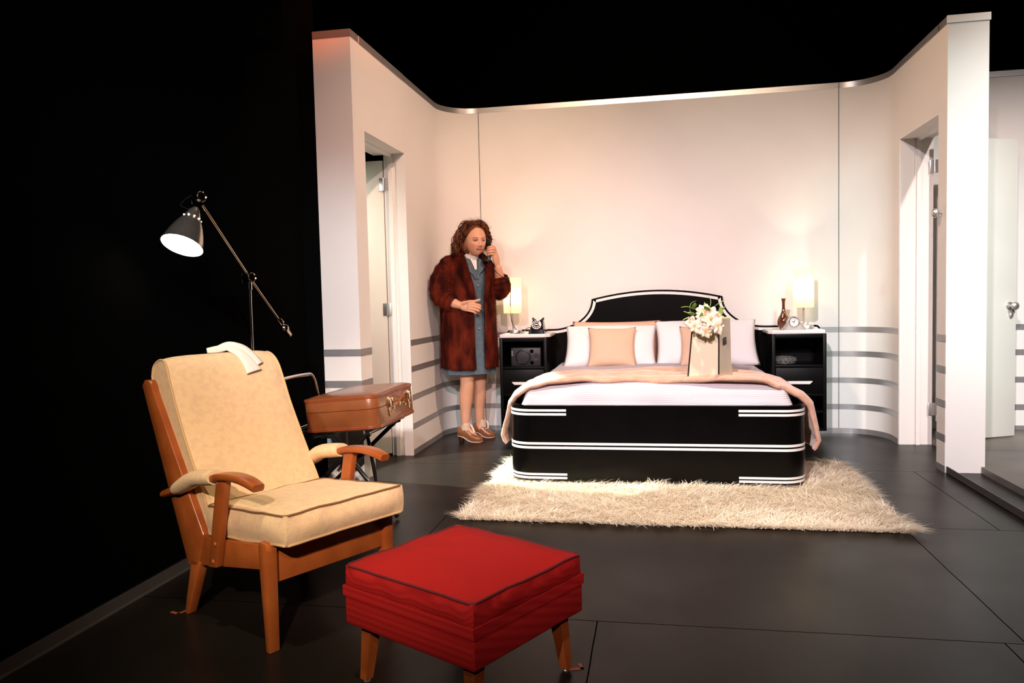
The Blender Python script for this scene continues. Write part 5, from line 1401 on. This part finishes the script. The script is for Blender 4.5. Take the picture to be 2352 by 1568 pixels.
# hair
M_HAIR = mat('auburn_hair', (0.028, 0.008, 0.0035, 1), 0.40, col2=(0.21, 0.062, 0.018, 1), nscale=30, stretch=(1, 1, 0.5), spec=0.4, contrast=(0.35, 0.7))
hb = MB()
hb.ball((-0.024, 0, 0.034), (0.094, 0.088, 0.106), 30, 20, M=HM)
hb.ball((-0.050, 0.045, -0.035), (0.060, 0.045, 0.085), 18, 14, M=HM); hb.ball((-0.050, -0.055, -0.045), (0.062, 0.052, 0.090), 18, 14, M=HM)
hb.ball((-0.070, -0.02, -0.05), (0.060, 0.085, 0.085), 18, 14, M=HM)
hair = part('hair', hb, M_HAIR, woman, angle=180)
r3 = random.Random(21)
hm = MB()
for k in range(560):
    phi = r3.uniform(-PI, PI)
    el = r3.uniform(0.05, 1.45)
    if abs(phi) < R(62) and el < R(44): continue
    if abs(phi) < R(35) and el < R(52): continue
    s = 1 if phi > 0 else -1
    root = Vector((-0.010 + 0.094 * math.cos(el) * math.cos(phi), 0.080 * math.cos(el) * math.sin(phi), 0.026 + 0.114 * math.sin(el)))
    # the side the lock falls to: locks from the top part to both sides and to the back
    fall = phi
    if abs(phi) < R(75): fall = s * R(r3.uniform(82, 125)) if abs(phi) > R(4) else r3.choice((-1, 1)) * R(100)
    endz = r3.uniform(-0.125, -0.02) if s < 0 or abs(phi) > 2.2 else r3.uniform(-0.085, 0.0)
    rad = r3.uniform(0.105, 0.150) if s < 0 else r3.uniform(0.092, 0.118)
    if s < 0 and endz < -0.07: rad += 0.018
    rad *= 1.0 if abs(fall) < 2.4 else 0.95
    end = Vector((-0.022 + rad * 0.82 * math.cos(fall), rad * math.sin(fall), endz))
    out = (root - Vector((-0.02, 0, 0.02))).normalized()
    lift = r3.uniform(0.014, 0.044)
    m1 = root.lerp(end, 0.35) + out * lift + Vector((0, 0, 0.018 * math.sin(el) + 0.006)); m2 = root.lerp(end, 0.7) + Vector((0.0, s * 0.008, 0.004)) + out * lift * 0.8
    P = curve_pts([root, m1, m2, end], 15)
    ph0 = r3.uniform(0, 6.28); am = r3.uniform(0.006, 0.014); fr = r3.uniform(9, 15)
    Q = []
    for i, p in enumerate(P):
        t = i / 14; Q.append(p + Vector((math.cos(fr * t + ph0), math.sin(fr * t + ph0), 0.4 * math.sin(fr * t * 0.7))) * am * min(1, t * 2.5))
    r0 = r3.uniform(0.0032, 0.0060)
    hm.tube([HM @ q for q in Q], [r0 * (0.8 + 0.35 * math.sin(PI * i / 14)) * (1 - 0.75 * (i / 14) ** 4) for i in range(15)], 6, flat=0.55)
part('hair_locks', hm, M_HAIR, hair, angle=180)
hv = np.array(hm.v)
def frizz(rg, n):
    k = rg.integers(0, len(hv), n); c = np.array(HM @ Vector((-0.03, 0, -0.01)))
    P = hv[k]; N = P - c; N /= np.linalg.norm(N, axis=1, keepdims=True); D = N * 0.6 + rg.normal(0, 0.55, (n, 3)); D[:, 2] -= 0.35
    D /= np.linalg.norm(D, axis=1, keepdims=True)
    return P, D, rg.normal(0, 0.35, (n, 3)) - N * 0.25, rg.uniform(0.02, 0.045, n), rg.uniform(0.0007, 0.0013, n)
wp = strands(7000, 4, frizz, 'hair_wisps', M_HAIR, hair, 4); wp['kind'] = 'stuff'

# shoes
M_SHOE = mat('tan_shoe_leather', (0.23, 0.085, 0.034, 1), 0.25, coat=0.4)
M_SOLE = mat('dark_heel', (0.03, 0.010, 0.006, 1), 0.35)
M_SHEER = mat('pale_shoe_lining', (0.62, 0.44, 0.33, 1), 0.4)
def shoe(heel, toe, name_i):
    h = Vector((heel[0], heel[1], 0)); t = Vector((toe[0], toe[1], 0)); d = (t - h); ln = d.length; d.normalize(); sd = Vector((-d.y, d.x, 0))
    ST = [(0.0, 0.012, 0.046, 0.098), (0.05, 0.026, 0.045, 0.108), (0.2, 0.034, 0.042, 0.112), (0.36, 0.034, 0.026, 0.112), (0.46, 0.035, 0.012, 0.098), (0.60, 0.038, 0.005, 0.068), (0.78, 0.038, 0.004, 0.050), (0.92, 0.028, 0.004, 0.038), (1.0, 0.008, 0.008, 0.024)]
    mb = MB()
    def pt(u, v):
        w, zb, zt = interp(ST, v); a = 2 * PI * u; c, s = math.cos(a), math.sin(a)
        y = w * math.copysign(abs(c) ** 0.75, c); z = (zb + zt) / 2 + (zt - zb) / 2 * math.copysign(abs(s) ** 0.7, s)
        return h + d * (ln * v) + sd * (y * (1 - 0.25 * max(0, s))) + Vector((0, 0, z))
    mb.grid(pt, 28, 34, cu=True)
    n = len(mb.v)
    o = part('shoe', mb, M_SHOE, woman, angle=180)
    hk = MB().lathe([(0, 0), (0.019, 0.0), (0.020, 0.004), (0.022, 0.046), (0, 0.050)], 20, M=Matrix.Translation(h + d * 0.030))
    part('heel', hk, M_SOLE, o)
    mb = MB()
    def sole(u, v):
        w, zb, zt = interp(ST, v); return h + d * (ln * v) + sd * (w * (2 * u - 1) * 1.03) + Vector((0, 0, max(0.0, zb - 0.004)))
    mb.grid(sole, 8, 30); so = part('sole', mb, M_SHEER, o, angle=180); so.modifiers.new('thickness', 'SOLIDIFY').thickness = 0.004
    mb = MB()
    def cuff(u, v):
        a = 2 * PI * u; c = h + d * 0.062 ; r = 0.0385 - 0.003 * v
        return c + d * (math.cos(a) * r * 1.02) + sd * (math.sin(a) * r * 0.86) + Vector((0, 0, 0.080 + 0.052 * v + 0.006 * math.sin(3 * a) + 0.012 * math.cos(a) * v))
    mb.grid(cuff, 26, 8, cu=True); cu = part('ankle_cuff', mb, M_SHEER, o, angle=180, label='pale ankle cuff'); cu.modifiers.new('thickness', 'SOLIDIFY').thickness = 0.003
    mb = MB().tube([h + d * 0.104 + Vector((0, 0, 0.128)), h + d * 0.116 + Vector((0, 0, 0.106)), h + d * (ln * 0.68) + Vector((0, 0, 0.068))], [0.011, 0.012, 0.011], 10, flat=0.6)
    part('tongue', mb, M_BLOUSE, o, label='white front strip')
shoe((-0.098, -0.016), (0.092, -0.068), 0); shoe((0.012, 0.142), (0.178, 0.112), 1)

# the receiver and its cord
hs = thing('telephone_receiver', 'black telephone receiver held to the ear of the woman, its cord hanging down', 'receiver', W_LOC, rotz=W_ROT)
EA = BP(0.118, 0.100, 1.476); MO = BP(0.078, 0.165, 1.340); MID = Vector((0.186, -0.020, 1.412))
P = curve_pts([EA + Vector((0.010, 0.006, 0.004)), EA.lerp(MID, 0.55) + Vector((0.006, 0.004, 0.012)), MID, MID.lerp(MO, 0.5) + Vector((0.012, -0.004, -0.006)), MO + Vector((0.012, 0.0, -0.002))], 18)
part('grip', MB().tube(P, [0.013] * 2 + [0.0115] * 14 + [0.013] * 2, 14), M_BAKE, hs)
def cup(c, ax, r, nm):
    q = Vector(ax).normalized().to_track_quat('Z', 'Y').to_matrix().to_4x4()
    part(nm, MB().lathe([(0, -0.014), (r * 0.55, -0.014), (r * 0.85, -0.002), (r, 0.010), (r * 0.96, 0.018), (r * 0.7, 0.020), (0, 0.016)], 26, M=Matrix.Translation(c) @ q), M_BAKE, hs)
cup(EA + Vector((0.004, 0.004, 0)), HC + Vector((0.0, 0.0, -0.02)) - EA, 0.027, 'earpiece'); cup(MO, HM @ Vector((0.085, 0, -0.068)) - MO, 0.027, 'mouthpiece')
cord = [MO + Vector((0.012, -0.004, -0.012)), Vector((0.165, -0.03, 1.300)), Vector((0.205, -0.055, 1.265)), Vector((0.262, -0.035, 1.215)), Vector((0.310, 0.02, 1.195)), Vector((0.322, 0.07, 1.13)), Vector((0.318, 0.10, 1.00)), Vector((0.322, 0.12, 0.90)), Vector((0.345, 0.12, 0.835)), Vector((0.385, 0.12, 0.7945)), Vector((0.42, 0.09, 0.7925)),
        Vector((0.375, 0.06, 0.7925)), Vector((0.345, 0.09, 0.7925)), Vector((0.40, 0.14, 0.795)), Vector((0.445, 0.13, 0.828)), Vector((0.482, 0.12, 0.826)), Vector((0.497, 0.11, 0.806))]
part('cord', MB().tube(curve_pts(cord, 90), 0.0026, 8), M_BAKE, hs)
